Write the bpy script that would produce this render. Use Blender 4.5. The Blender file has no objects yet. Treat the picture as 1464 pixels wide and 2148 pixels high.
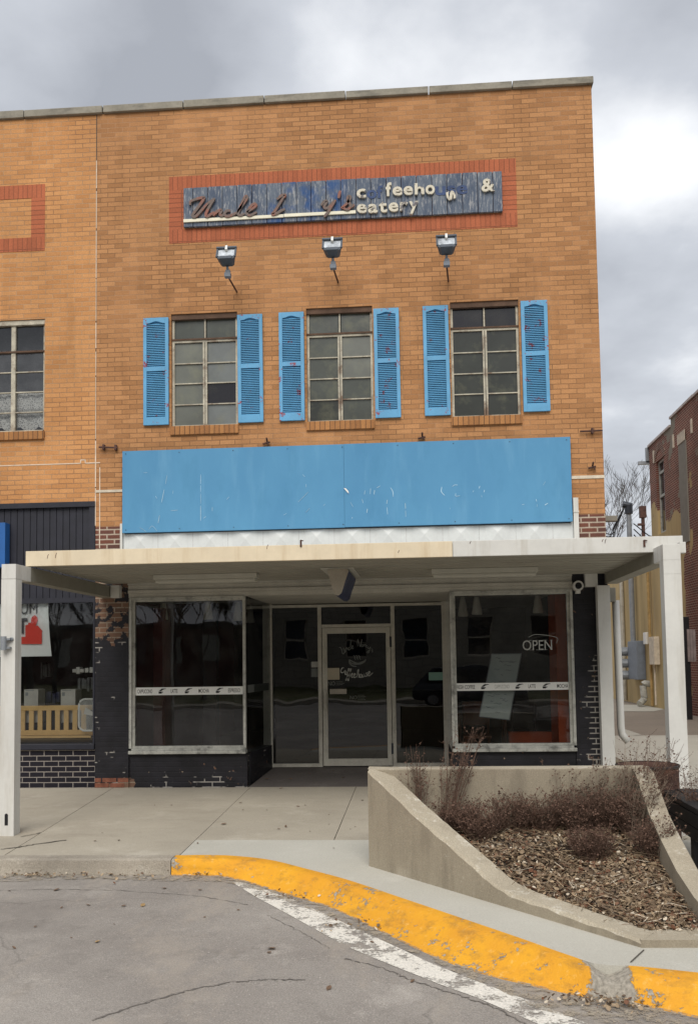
import bpy, bmesh, math, random
from mathutils import Vector, Matrix
random.seed(7)
SC = bpy.context.scene
COL = SC.collection
R = math.radians
# ------------------------------------------------------------------ camera model (one camera, fixed in the place)
F, XP, YP = 2000., 732., 1250.
ROLL, PITCH, YAW = 0.0145, math.atan(.067), math.atan(.0778)
CH, CD = 1.70, 12.9
CAMROT = Matrix.Rotation(YAW, 3, 'Z') @ Matrix.Rotation(math.pi/2+PITCH, 3, 'X') @ Matrix.Rotation(-ROLL, 3, 'Z')
def ray(px, py): return CAMROT @ Vector(((px-XP)/F, -(py-YP)/F, -1.))
def P(px, py, y=0.):                      # measured point of the photo on the plane at depth y
    d = ray(px, py); t = (y+CD)/d.y
    return Vector((d.x*t, y, CH+d.z*t))
SK = .025
def SZ(y): return SK*min(y, 0)            # sidewalk falls gently to the kerb
def G(px, py, z0=0., k=SK):
    d = ray(px, py); t = (z0-k*CD-CH)/(d.z-k*d.y)
    return Vector((d.x*t, -CD+d.y*t, CH+d.z*t))
def XX(px, py, x):
    d = ray(px, py); t = x/d.x
    return Vector((x, -CD+d.y*t, CH+d.z*t))
def VP2(px, py, a, b):                    # on the vertical plane through plan points a, b
    n = Vector((b[1]-a[1], a[0]-b[0], 0)); d = ray(px, py); o = Vector((0, -CD, CH))
    t = n.dot(Vector((a[0], a[1], 0))-o)/n.dot(d)
    return o+d*t

# ------------------------------------------------------------------ node helpers
class NT:
    def __init__(s, name):
        s.m = bpy.data.materials.new(name); s.m.use_nodes = True
        s.t = s.m.node_tree; s.t.nodes.clear()
        s.out = s.n('ShaderNodeOutputMaterial')
    def n(s, k, **kw):
        nd = s.t.nodes.new(k)
        for a, b in kw.items(): setattr(nd, a, b)
        return nd
    def l(s, a, b): s.t.links.new(a, b)
    def set(s, sock, v):
        if hasattr(v, 'is_output'): s.l(v, sock)
        elif isinstance(v, (tuple, list)) and len(v) == 3 and sock.type == 'RGBA': sock.default_value = (*v, 1)
        else: sock.default_value = v
    def pos(s):
        if not hasattr(s, '_p'): s._p = s.n('ShaderNodeTexCoord').outputs['Object']
        return s._p
    def xyz(s):
        if not hasattr(s, '_x'):
            s._x = s.n('ShaderNodeSeparateXYZ'); s.l(s.pos(), s._x.inputs[0])
        return s._x.outputs
    def math(s, op, a, b=None, c=None, clamp=False):
        nd = s.n('ShaderNodeMath', operation=op); nd.use_clamp = clamp
        s.set(nd.inputs[0], a)
        if b is not None: s.set(nd.inputs[1], b)
        if c is not None: s.set(nd.inputs[2], c)
        return nd.outputs[0]
    def vec(s, x, y, z):
        nd = s.n('ShaderNodeCombineXYZ')
        for i, v in enumerate((x, y, z)): s.set(nd.inputs[i], v)
        return nd.outputs[0]
    def noise(s, scale, detail=4, rough=.55, vec=None, stretch=None):
        nd = s.n('ShaderNodeTexNoise'); v = vec or s.pos()
        if stretch:
            mp = s.n('ShaderNodeMapping'); s.l(v, mp.inputs[0]); mp.inputs['Scale'].default_value = stretch; v = mp.outputs[0]
        s.l(v, nd.inputs['Vector']); nd.inputs['Scale'].default_value = scale
        nd.inputs['Detail'].default_value = detail; nd.inputs['Roughness'].default_value = rough
        return nd.outputs['Fac']
    def ramp(s, f, a, b, lo=0., hi=1.):
        nd = s.n('ShaderNodeMapRange'); s.set(nd.inputs[0], f)
        for i, v in enumerate((a, b, lo, hi)): nd.inputs[i+1].default_value = v
        nd.clamp = True
        return nd.outputs[0]
    def mix(s, f, a, b, mode='MIX'):
        nd = s.n('ShaderNodeMix', data_type='RGBA', blend_type=mode)
        s.set(nd.inputs[0], f); s.set(nd.inputs[6], a); s.set(nd.inputs[7], b)
        return nd.outputs[2]
    def gray(s, v, f):                    # colour v scaled by fac f
        return s.mix(1.0, v, s.vecc(f), 'MULTIPLY')
    def vecc(s, f):
        nd = s.n('ShaderNodeCombineColor')
        for i in range(3): s.set(nd.inputs[i], f)
        return nd.outputs[0]
    def bump(s, h, st=.3, dist=.01):
        nd = s.n('ShaderNodeBump'); nd.inputs['Strength'].default_value = st; nd.inputs['Distance'].default_value = dist
        s.l(h, nd.inputs['Height']); return nd.outputs[0]
    def bsdf(s, col, rough=.8, metal=0., spec=.5, normal=None, emis=None):
        b = s.n('ShaderNodeBsdfPrincipled'); s.set(b.inputs['Base Color'], col); s.set(b.inputs['Roughness'], rough)
        b.inputs['Metallic'].default_value = metal; b.inputs['Specular IOR Level'].default_value = spec
        if normal: s.l(normal, b.inputs['Normal'])
        return b.outputs[0]
    def done(s, sh): s.l(sh, s.out.inputs[0]); return s.m
def plain(name, col, rough=.7, var=.25, scale=6., bump=.15, bscale=60., metal=0., spec=.4, stain=None, stamt=.5, stscale=2.5, stretch=None):
    t = NT(name)
    f = t.ramp(t.noise(scale, 5), .3, .7, 1-var, 1+var)
    c = t.gray(col, f)
    f2 = t.ramp(t.noise(scale*9, 3), .3, .7, 1-var*.5, 1+var*.5)
    c = t.gray(c, f2)
    if stain:
        m = t.ramp(t.noise(stscale, 7, .65, stretch=stretch), .52, .68, 0, stamt)
        c = t.mix(m, c, stain)
    nm = t.bump(t.noise(bscale, 3), bump, .01) if bump else None
    return t.done(t.bsdf(c, rough, metal, spec, nm))
def brickvec(t, ox=0., oz=0.):
    x, y, z = t.xyz()
    return t.vec(t.math('ADD', t.math('ADD', x, y), ox), t.math('ADD', z, oz), 0.)
def bricktex(t, v, c1, c2, mortar, w=.213, h=.0685, ms=.006, off=.5):
    b = t.n('ShaderNodeTexBrick'); b.offset = off
    t.l(v, b.inputs['Vector']); t.set(b.inputs['Color1'], c1); t.set(b.inputs['Color2'], c2); t.set(b.inputs['Mortar'], mortar)
    b.inputs['Scale'].default_value = 1; b.inputs['Mortar Size'].default_value = ms; b.inputs['Mortar Smooth'].default_value = .25
    b.inputs['Bias'].default_value = -.1; b.inputs['Brick Width'].default_value = w; b.inputs['Row Height'].default_value = h
    return b
def brick_mat(name, c1, c2, mortar, mortar2=None, w=.213, h=.0685, ms=.006, off=.5, ox=0., oz=0., var=.2):
    t = NT(name); v = brickvec(t, ox, oz)
    wob = t.n('ShaderNodeVectorMath', operation='ADD'); t.l(v, wob.inputs[0])
    nn = t.n('ShaderNodeTexNoise'); nn.inputs['Scale'].default_value = 9; t.l(t.pos(), nn.inputs['Vector'])
    sc = t.n('ShaderNodeVectorMath', operation='SCALE'); t.l(nn.outputs['Color'], sc.inputs[0]); sc.inputs['Scale'].default_value = .006
    t.l(sc.outputs[0], wob.inputs[1])
    mc = mortar
    if mortar2: mc = t.mix(t.ramp(t.noise(.9, 4), .45, .62), mortar, mortar2)
    b = bricktex(t, wob.outputs[0], c1, c2, mc, w, h, ms, off)
    c = t.gray(b.outputs['Color'], t.ramp(t.noise(.7, 6, .6), .3, .7, 1-var, 1+var*.6))
    c = t.gray(c, t.ramp(t.noise(55, 3), .3, .7, .86, 1.12))
    c = t.mix(t.ramp(t.noise(1.1, 7, .65, stretch=(3.2, 3.2, .5)), .53, .74, 0, .34), c, tuple(v*.42 for v in c2))
    c = t.mix(t.ramp(t.noise(.45, 5, .6), .5, .72, 0, .22), c, tuple(v*1.25 for v in c1))
    # a few odd brown bricks
    b2 = bricktex(t, wob.outputs[0], (0, 0, 0), (1, 1, 1), (0, 0, 0), w, h, ms, off); b2.inputs['Bias'].default_value = -.72
    c = t.mix(t.math('MULTIPLY', b2.outputs['Color'], .45), c, tuple(x*.55 for x in c1))
    hgt = t.math('ADD', t.math('MULTIPLY', b.outputs['Fac'], -1.), t.math('MULTIPLY', t.noise(70, 3), .35))
    return t.done(t.bsdf(c, .85, 0, .25, t.bump(hgt, .55, .008)))

# ------------------------------------------------------------------ materials
TAN1, TAN2 = (.475, .24, .104), (.345, .165, .068)
M = {}
M['brick'] = brick_mat('tan brick', TAN1, TAN2, (.235, .125, .06), (.42, .24, .13), ms=.0055, oz=.02, var=.14)
M['brick2'] = brick_mat('pale tan brick', (.57, .285, .115), (.48, .225, .085), (.46, .28, .155), (.28, .15, .08), ms=.006, ox=.05, oz=.02)
M['redsoldier'] = brick_mat('red soldier brick', (.44, .135, .065), (.37, .115, .056), (.24, .085, .045), w=.0685, h=.25, ms=.005, off=0., oz=.117, var=.15)
M['redstack'] = brick_mat('red stacked brick', (.44, .135, .065), (.37, .115, .056), (.22, .08, .045), w=.6, h=.0685, ms=.006, off=0., oz=.02, ox=.3, var=.15)
M['sillbrick'] = brick_mat('brick sill', (.42, .2, .075), (.31, .14, .055), (.14, .075, .04), w=.07, h=.4, ms=.006, off=0.)
M['redbrick_old'] = brick_mat('brown pier brick', (.16, .062, .042), (.1, .05, .042), (.4, .33, .26), ms=.011, w=.213)
M['blacktile'] = brick_mat('black glazed brick', (.012, .011, .016), (.016, .014, .02), (.3, .27, .24), w=.205, h=.073, ms=.0065, var=.1)
def mat_blackpaint():
    t = NT('black painted brick'); v = brickvec(t)
    b = bricktex(t, v, (.2, .11, .07), (.12, .075, .055), (.27, .215, .16), ms=.008)
    x, y, z = t.xyz()
    up = t.ramp(z, 1.75, 2.15, -.16, .1)                      # the paint has come away high on the left pier
    right = t.ramp(x, -4.0, -3.9, 1, 0)
    low = t.ramp(z, .05, .16, .3, 0)
    n = t.math('ADD', t.noise(5.5, 6, .62), t.math('ADD', t.math('MULTIPLY', t.math('ADD', up, low), right), t.math('MULTIPLY', t.math('SUBTRACT', 1., right), -.07)))
    peel = t.ramp(n, .56, .575)
    # worn mortar lines on the right pier and along the foot of the wall
    rp = t.math('MULTIPLY', t.ramp(x, 2.06, 2.26, 0, .34), t.ramp(z, 1.5, 1.75, 1, 0))
    ft = t.math('MULTIPLY', t.ramp(z, .03, .17, .115, -.05), t.ramp(x, -4.06, -4.05))
    worn = t.math('MULTIPLY', b.outputs['Fac'], t.ramp(t.math('ADD', t.noise(3.2, 3), t.math('ADD', rp, ft)), .6, .64))
    black = t.gray((.011, .0105, .014), t.ramp(t.noise(4, 5), .3, .7, .6, 1.6))
    c = t.mix(peel, black, b.outputs['Color'])
    c = t.mix(worn, c, (.34, .32, .29))
    hgt = t.math('ADD', t.math('MULTIPLY', b.outputs['Fac'], -.8), t.math('MULTIPLY', peel, -.4))
    return t.done(t.bsdf(c, t.ramp(peel, 0, 1, .5, .9), 0, .35, t.bump(hgt, .5, .006)))
M['blackpaint'] = mat_blackpaint()
def mat_ground(name, base, dark, light, spk, bump=.4, crackle=0.):
    t = NT(name)
    c = t.mix(t.ramp(t.noise(.55, 7, .62), .35, .68), base, dark)
    c = t.mix(t.ramp(t.noise(1.7, 8, .68), .56, .74, 0, .7), c, light)
    c = t.mix(t.ramp(t.noise(14, 5, .7), .58, .75, 0, .35), c, light)
    c = t.gray(c, t.ramp(t.noise(95, 3), .25, .75, 1-spk, 1+spk))
    c = t.gray(c, t.ramp(t.noise(330, 2), .3, .7, 1-spk*1.1, 1+spk*1.1))
    if spk > .2: c = t.mix(t.math('MULTIPLY', t.ramp(t.noise(48, 4, .7), .64, .7), t.ramp(t.noise(2.2, 5), .42, .62)), c, tuple(min(1, v*1.35) for v in light))
    if spk > .24:
        c = t.mix(t.ramp(t.noise(.38, 6, .68), .5, .62, 0, .42), c, tuple(v*.72 for v in dark)); c = t.mix(t.ramp(t.noise(.9, 8, .75, stretch=(1.6, .7, 1)), .52, .66, 0, .5), c, (.40, .35, .29))
    if spk > .2: c = t.mix(t.ramp(t.noise(3.1, 7, .7), .55, .7, 0, .45), c, tuple(v*.62 for v in dark))
    if name.startswith('weathered planter'): c = t.mix(t.ramp(t.noise(3.2, 7, .68, stretch=(1.6, 1.6, .28)), .5, .7, 0, .55), c, (.17, .145, .11)); c = t.mix(t.ramp(t.noise(9, 7, .75), .63, .7, 0, .6), c, (.55, .51, .43))
    if name.startswith('worn planter'): c = t.mix(t.ramp(t.noise(7, 8, .78), .56, .66, 0, .7), c, (.64, .61, .53)); c = t.mix(t.ramp(t.noise(2.4, 7, .7), .55, .7, 0, .5), c, (.22, .185, .14))
    if name.startswith('old tan'): c = t.mix(t.ramp(t.noise(1.3, 8, .7, stretch=(.7, 1.4, 1)), .53, .7, 0, .4), c, (.26, .225, .18))
    if crackle:
        vo = t.n('ShaderNodeTexVoronoi', feature='DISTANCE_TO_EDGE'); vo.inputs['Scale'].default_value = .33
        wv = t.n('ShaderNodeVectorMath', operation='ADD'); t.l(t.pos(), wv.inputs[0])
        nn = t.n('ShaderNodeTexNoise'); nn.inputs['Scale'].default_value = 2.5; nn.inputs['Detail'].default_value = 6; t.l(t.pos(), nn.inputs['Vector'])
        s2 = t.n('ShaderNodeVectorMath', operation='SCALE'); t.l(nn.outputs['Color'], s2.inputs[0]); s2.inputs['Scale'].default_value = .6
        t.l(s2.outputs[0], wv.inputs[1]); t.l(wv.outputs[0], vo.inputs['Vector'])
        c = t.mix(t.math('MULTIPLY', t.ramp(vo.outputs['Distance'], .0, .006, crackle, 0), t.ramp(t.noise(.8, 3), .45, .6)), c, (.05, .045, .04))
    h = t.math('ADD', t.noise(120, 3), t.math('MULTIPLY', t.noise(14, 4), .8))
    return t.done(t.bsdf(c, .92, 0, .2, t.bump(h, bump, .006)))
M['asphalt'] = mat_ground('worn concrete street', (.335, .31, .28), (.235, .213, .192), (.48, .445, .40), .26, .6, .35)
M['walk'] = mat_ground('old tan concrete', (.43, .39, .315), (.35, .315, .255), (.52, .48, .40), .13, .3)
M['walk2'] = mat_ground('new grey concrete', (.50, .485, .425), (.44, .425, .37), (.565, .55, .495), .1, .25)
M['kerbgrey'] = mat_ground('old kerb concrete', (.40, .36, .295), (.27, .24, .2), (.53, .49, .42), .3, .9)
M['alley'] = mat_ground('alley asphalt', (.29, .25, .205), (.25, .215, .18), (.33, .29, .25), .12, .3)
M['entry'] = mat_ground('stained entry floor', (.15, .132, .122), (.10, .09, .083), (.2, .18, .165), .2, .4)
M['lawn'] = mat_ground('winter lawn', (.09, .1, .035), (.13, .115, .05), (.07, .09, .03), .4, .6)
M['gap'] = plain('joint dirt', (.075, .066, .055), .95)
M['crack'] = plain('tarred crack', (.165, .15, .135), .95, .5, 25)
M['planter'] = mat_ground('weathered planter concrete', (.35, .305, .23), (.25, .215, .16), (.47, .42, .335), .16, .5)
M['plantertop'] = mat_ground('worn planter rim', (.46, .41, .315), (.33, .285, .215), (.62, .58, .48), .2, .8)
def mat_yellow():
    t = NT('chipped yellow kerb paint'); x, y, z = t.xyz()
    n = t.noise(5, 8, .7); n2 = t.noise(28, 5, .7)
    gapm = t.math('MULTIPLY', t.ramp(x, .92, 1.01, 0, .3), t.ramp(x, 1.12, 1.21, 1, 0))
    n3 = t.noise(1.3, 4)
    bare = t.ramp(t.math('ADD', t.math('ADD', t.math('ADD', t.math('MULTIPLY', n, .6), t.math('MULTIPLY', n2, .4)), t.math('MULTIPLY', t.math('SUBTRACT', n3, .5), .25)), gapm), .575, .592)
    yel = t.mix(t.ramp(t.noise(3.5, 6), .35, .7), (.77, .375, .022), (.69, .31, .026))
    yel = t.mix(t.ramp(t.noise(6, 7, .7, stretch=(1, 1, 2.5)), .5, .7, 0, .7), yel, (.34, .18, .04))
    yel = t.mix(t.ramp(t.noise(19, 6, .7), .57, .7, 0, .5), yel, (.85, .55, .18))
    con = t.gray((.33, .3, .25), t.ramp(t.noise(40, 4), .3, .7, .6, 1.35))
    c = t.mix(bare, yel, con)
    h = t.math('ADD', t.math('MULTIPLY', bare, -.7), t.math('MULTIPLY', t.noise(45, 5, .7), .7))
    return t.done(t.bsdf(c, .75, 0, .3, t.bump(h, .7, .012)))
M['yellow'] = mat_yellow()
def mat_worn(name, col, lo, hi, scale, rough=.85, stretch=None):     # worn marking / grit: real gaps
    t = NT(name)
    m = t.ramp(t.math('ADD', t.math('MULTIPLY', t.noise(scale, 8, .72, stretch=stretch), .7), t.math('MULTIPLY', t.noise(scale*7, 4, .7), .3)), lo, hi)
    c = t.gray(col, t.ramp(t.noise(60, 3), .3, .7, .8, 1.15))
    mx = t.n('ShaderNodeMixShader'); t.l(m, mx.inputs[0])
    tr = t.n('ShaderNodeBsdfTransparent'); t.l(tr.outputs[0], mx.inputs[1]); t.l(t.bsdf(c, rough), mx.inputs[2])
    return t.done(mx.outputs[0])
M['linepaint'] = mat_worn('worn white road paint', (.72, .69, .62), .43, .5, 5.5)
M['grit'] = mat_worn('gutter grit', (.36, .31, .24), .47, .58, 11.)
M['rust'] = plain('rusty metal', (.07, .035, .027), .85, .4, 8, .3, stain=(.17, .07, .04), stscale=6)
M['coping'] = plain('coping stone', (.27, .25, .205), .9, .2, 3, .35, stain=(.09, .085, .075), stamt=.75, stscale=1.8, stretch=(.6, 1, 3))
M['caulk'] = plain('white caulk', (.66, .56, .45), .8, .2, 12)
M['stoneband'] = plain('pale band', (.6, .53, .42), .85, .2)
def mat_blue():
    t = NT('sun faded blue board')
    c = t.mix(t.ramp(t.noise(.9, 6, .6, stretch=(1, 1, .5)), .3, .72), (.098, .285, .47), (.07, .225, .40))
    c = t.mix(t.ramp(t.noise(2.2, 7, .6, stretch=(2.2, 1, .35)), .55, .75, 0, .45), c, (.15, .345, .52))
    x, y, z = t.xyz()
    vo = t.noise(16, 8, .75)
    scr = t.math('MULTIPLY', t.ramp(vo, .69, .72), t.ramp(t.noise(2., 3), .47, .6))
    c = t.mix(t.math('MULTIPLY', scr, .6), c, (.32, .48, .6))
    c = t.mix(t.ramp(t.noise(1.6, 6, .65, stretch=(1.5, 1, .6)), .54, .72, 0, .35), c, (.05, .19, .33))
    return t.done(t.bsdf(c, .62, 0, .25, t.bump(t.noise(30, 3), .08, .004)))
M['blue'] = mat_blue()
def mat_shutter():
    t = NT('sky blue shutter paint')
    n = t.math('ADD', t.math('MULTIPLY', t.noise(7, 6, .7), .75), t.math('MULTIPLY', t.noise(40, 3), .25))
    info = t.n('ShaderNodeObjectInfo')
    n = t.math('ADD', n, t.math('MULTIPLY', info.outputs['Random'], .03))
    c = t.gray((.105, .325, .54), t.ramp(t.noise(4, 5), .3, .7, .88, 1.1))
    c = t.mix(t.ramp(n, .605, .62), c, (.23, .06, .09))
    return t.done(t.bsdf(c, .5, 0, .4, t.bump(t.noise(30, 3), .1, .005)))
M['shutter'] = mat_shutter()
def mat_board():
    t = NT('weathered navy boards'); x, y, z = t.xyz()
    c = t.mix(t.ramp(t.noise(3, 7, .7, stretch=(1.5, 1, .5)), .35, .68), (.07, .092, .14), (.155, .185, .225))
    c = t.mix(t.ramp(t.noise(22, 6, .75, stretch=(1.6, 1, .3)), .51, .64, 0, .8), c, (.4, .4, .4))
    zone = t.math('MULTIPLY', t.ramp(x, -2.2, -1.95), t.ramp(x, -1.1, -.9, 1, 0))
    c = t.mix(t.math('MULTIPLY', zone, t.ramp(t.noise(2.6, 5), .46, .56, 0, .8)), c, (.03, .085, .23))
    return t.done(t.bsdf(c, .85, 0, .2, t.bump(t.noise(25, 5, stretch=(2, 1, .4)), .35, .01)))
M['board'] = mat_board()
M['boardgap'] = plain('red brown board edge', (.06, .022, .025), .9)
M['ghost'] = plain('unfaded navy paint', (.04, .07, .165), .7, .3)
def mat_letter():
    t = NT('weathered white letter'); c = t.mix(t.ramp(t.noise(9, 6, .7), .53, .62), (.62, .58, .47), (.13, .12, .13))
    return t.done(t.bsdf(c, .8))
M['letter'] = mat_letter()
def mat_script():
    t = NT('peeling script letter'); c = t.mix(t.ramp(t.noise(7, 6, .7), .48, .6), (.16, .125, .11), (.27, .115, .085))
    return t.done(t.bsdf(c, .85))
M['script'] = mat_script()
M['bar'] = plain('cream bar', (.76, .73, .58), .6, .08)
M['cream'] = plain('cream fascia paint', (.68, .585, .425), .55, .06, 2, .05, stain=(.5, .38, .23), stamt=.5, stscale=5, stretch=(1.5, 1, .12))
M['white'] = plain('white enamel', (.60, .595, .56), .5, .05, 2, .04, stain=(.40, .37, .31), stamt=.5, stscale=4, stretch=(1.5, 1.5, .15))
M['panel'] = plain('white metal panel', (.60, .62, .61), .4, .06, 3, .03)
M['alu'] = plain('dull aluminium frame', (.50, .48, .41), .5, .12, 5, .08, metal=.1, stain=(.25, .23, .19), stamt=.5, stscale=4)
M['oldwhite'] = plain('peeling grey white wood', (.42, .42, .38), .75, .2, 6, .3, stain=(.12, .12, .11), stamt=.8, stscale=7)
M['sash'] = plain('dirty cream steel sash', (.43, .40, .32), .75, .25, 7, .2, stain=(.12, .06, .035), stamt=.8, stscale=5)
M['rustbar'] = plain('rusted bar', (.10, .06, .04), .9, .3)
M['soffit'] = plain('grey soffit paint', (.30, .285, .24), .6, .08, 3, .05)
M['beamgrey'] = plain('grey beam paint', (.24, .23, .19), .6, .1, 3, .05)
M['trim'] = plain('grey header trim', (.47, .455, .40), .6, .12, 4, .1)
M['blackboard'] = plain('black siding', (.016, .017, .026), .55, .2)
M['navy'] = plain('blue sign face', (.02, .11, .34), .45, .08)
M['darkmetal'] = plain('dark grey metal', (.035, .04, .05), .5, .2, metal=.3)
M['blackmetal'] = plain('black paint', (.01, .01, .012), .45, .2)
M['greymetal'] = plain('grey metal box', (.16, .185, .22), .5, .12)
M['galv'] = plain('grey conduit', (.26, .28, .3), .45, .12, metal=.3)
M['floodglass'] = plain('weathered floodlight glass', (.5, .54, .58), .2, .35, 9, 0, spec=.6, stain=(.12, .13, .15), stamt=.7, stscale=14)
M['flooddark'] = plain('grey blue floodlight housing', (.07, .085, .105), .45, .2)
M['tube'] = plain('white enamelled light fitting', (.5, .49, .43), .5, .05)
M['plastic'] = plain('yellowed plastic', (.42, .38, .31), .45, .12, 6, .05, stain=(.22, .16, .12), stamt=.5, stscale=4)
M['boxblue'] = plain('dark blue sign side', (.028, .038, .09), .5, .2, stain=(.22, .24, .33), stamt=.6, stscale=9)
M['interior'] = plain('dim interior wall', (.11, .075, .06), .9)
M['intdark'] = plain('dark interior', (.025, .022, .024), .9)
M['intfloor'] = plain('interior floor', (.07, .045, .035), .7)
M['ceiling'] = plain('interior ceiling', (.3, .29, .26), .9)
M['orange'] = plain('orange wall', (.55, .10, .03), .8, .1)
M['redwall'] = plain('red wall', (.13, .03, .028), .85, .15)
M['frost'] = plain('frosted glass shade', (.62, .60, .52), .4, .08)
M['wood'] = plain('brown wood', (.19, .07, .03), .6, .3)
M['palewood'] = plain('pale yellow wood', (.60, .40, .155), .6, .08)
M['vinyl'] = plain('white vinyl', (.74, .74, .70), .55, .03, 3, 0)
M['ink'] = plain('black lettering', (.012, .012, .013), .6, .1, 5, 0)
M['etch'] = plain('pale window lettering', (.42, .43, .40), .6, .1, 5, 0)
M['etchdim'] = plain('faint window lettering', (.15, .16, .15), .6, .1, 5, 0)
M['paper'] = plain('paper notice', (.46, .41, .31), .8, .06)
M['green'] = plain('green card', (.2, .34, .28), .8, .05)
M['bannerwhite'] = plain('white banner cloth', (.70, .73, .71), .8, .05, 2, .1, bscale=9)
M['red'] = plain('red print', (.60, .06, .04), .75, .06)
M['inkgrey'] = plain('grey lettering', (.07, .07, .075), .75, .1)
M['whiteboard'] = plain('white marker board', (.52, .57, .55), .35, .05, 3, 0)
M['marker'] = plain('grey marker', (.2, .22, .23), .7)
M['fanwhite'] = plain('white fan wire', (.68, .7, .68), .4, .05)
M['box'] = plain('white cardboard', (.40, .40, .37), .85, .1)
M['cloth'] = plain('dull cloth', (.08, .085, .085), .9, .3)
M['clothblue'] = plain('navy cloth', (.02, .022, .05), .9, .3)
M['blackwood'] = plain('black stained planks', (.011, .011, .012), .55, .3, 9, .3, stretch=(.3, 1, 1))
M['bark'] = plain('dark bark', (.055, .045, .038), .95, .3)
M['twig'] = plain('dry brown twigs', (.11, .066, .047), .95, .35, 9)
M['twigpale'] = plain('grey dry stalks', (.2, .155, .115), .95, .3, 9)
M['twigred'] = plain('rust brown dry foliage', (.125, .074, .053), .95, .4, 12)
M['soil'] = plain('dark soil', (.05, .036, .026), .97, .4)
def mat_leaf():
    t = NT('dry leaf'); info = t.n('ShaderNodeNewGeometry')
    r = info.outputs['Random Per Island']
    c = t.mix(t.ramp(r, 0, 1), (.10, .065, .042), (.42, .315, .2))
    c = t.mix(t.ramp(t.math('FRACT', t.math('MULTIPLY', r, 13.7)), .9, .93), c, (.62, .54, .42))
    c = t.mix(t.ramp(t.math('FRACT', t.math('MULTIPLY', r, 7.3)), .85, .9), c, (.17, .075, .04))
    return t.done(t.bsdf(c, .85))
M['leaf'] = mat_leaf()
M['leaf1'] = plain('brown leaf', (.15, .095, .06), .9, .3, 30)
M['leaf2'] = plain('tan leaf', (.36, .24, .11), .9, .3, 30)
def mat_oldwall():
    t = NT('peeling red brick wall'); v = brickvec(t); x, y, z = t.xyz()
    b = bricktex(t, v, (.20, .058, .042), (.13, .045, .038), (.34, .26, .2), ms=.011)
    b.inputs['Bias'].default_value = 0
    c = t.gray(b.outputs['Color'], t.ramp(t.noise(.8, 6), .3, .7, .7, 1.3))
    # yellow paint stays on the far low part of the wall, in patches higher up; grey render between windows
    yz = t.math('MULTIPLY', t.ramp(y, 14.8, 15.6), t.ramp(z, 5.0, 7.2, .5, -.15))
    n = t.math('ADD', t.noise(.75, 7, .6), yz)
    ym = t.ramp(n, .63, .645)
    yel = t.gray((.50, .38, .195), t.ramp(t.noise(1.2, 6, stretch=(1, 1, .3)), .3, .7, .75, 1.15))
    gm = t.math('MULTIPLY', t.ramp(t.math('ADD', t.noise(.6, 5, .6), t.ramp(z, 5.2, 7., .0, .0)), .56, .575), t.ramp(z, 5., 5.6))
    c = t.mix(gm, c, (.25, .225, .18))
    c = t.mix(ym, c, yel)
    return t.done(t.bsdf(c, .9, 0, .2, t.bump(t.math('MULTIPLY', b.outputs['Fac'], t.math('SUBTRACT', 1., ym)), -.5, .01)))
M['oldwall'] = mat_oldwall()
M['greyboard'] = plain('grey boarded window', (.24, .225, .19), .85, .1)
M['weathered'] = plain('weathered grey board', (.24, .2, .19), .9, .25, 6, .3)
M['stone'] = brick_mat('courthouse limestone', (.40, .36, .29), (.35, .31, .25), (.2, .18, .15), w=.9, h=.42, ms=.02, var=.15)
M['darkglass'] = plain('dark window', (.012, .013, .016), .1, .1, 5, 0, spec=.5)
M['carpaint'] = plain('dark car paint', (.012, .013, .017), .15, .05, 5, 0, spec=.6)
M['tyre'] = plain('tyre rubber', (.015, .015, .015), .85)
M['chrome'] = plain('wheel rim', (.35, .35, .36), .3, .05, 5, 0, metal=.8)
M['roofing'] = plain('flat roof', (.08, .08, .08), .9)
def mat_glass(name, tint, ior=1.5, dust=.03):
    t = NT(name)
    lw = t.n('ShaderNodeFresnel'); lw.inputs['IOR'].default_value = ior
    wav = t.bump(t.noise(1.1, 2), .12, .02)
    t.l(wav, lw.inputs['Normal'])
    gl = t.n('ShaderNodeBsdfGlossy'); gl.inputs['Roughness'].default_value = .01; gl.inputs['Color'].default_value = (.95, .97, 1, 1); t.l(wav, gl.inputs['Normal'])
    tr = t.n('ShaderNodeBsdfTransparent'); tr.inputs['Color'].default_value = (*tint, 1)
    df = t.n('ShaderNodeBsdfDiffuse'); df.inputs['Color'].default_value = (.45, .45, .42, 1)
    m0 = t.n('ShaderNodeMixShader'); t.l(t.ramp(t.noise(3, 6, .65), .45, .75, dust*.3, dust*2), m0.inputs[0]); t.l(tr.outputs[0], m0.inputs[1]); t.l(df.outputs[0], m0.inputs[2])
    mx = t.n('ShaderNodeMixShader'); t.l(t.math('MULTIPLY', lw.outputs[0], 1.5, clamp=True), mx.inputs[0]); t.l(m0.outputs[0], mx.inputs[1]); t.l(gl.outputs[0], mx.inputs[2])
    return t.done(mx.outputs[0])
M['glass'] = mat_glass('shop glass', (.74, .76, .75))
M['glassclear'] = mat_glass('clear shop glass', (.93, .95, .95), dust=.01)
M['glassdark'] = mat_glass('dark tinted door glass', (.14, .15, .16), dust=.005)
def pane_mat(name, col, rough, dirt):
    t = NT(name); x, y, z = t.xyz()
    c = t.gray(col, t.ramp(t.noise(2.2, 5, .6), .3, .7, .8, 1.25))
    c = t.mix(t.ramp(t.noise(4, 6, .65), .5, .72, 0, dirt), c, (.2, .2, .12))
    return t.done(t.bsdf(c, rough, 0, .6, t.bump(t.noise(2, 2), .06, .01)))
M['pane_a'] = pane_mat('dusty pale pane', (.098, .106, .09), .3, .35)
M['pane_b'] = pane_mat('bluish dusty pane', (.125, .14, .138), .28, .25)
M['pane_c'] = pane_mat('grey pane', (.06, .067, .057), .18, .35)
M['pane_d'] = pane_mat('dark green grey pane', (.03, .033, .027), .12, .35)
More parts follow.
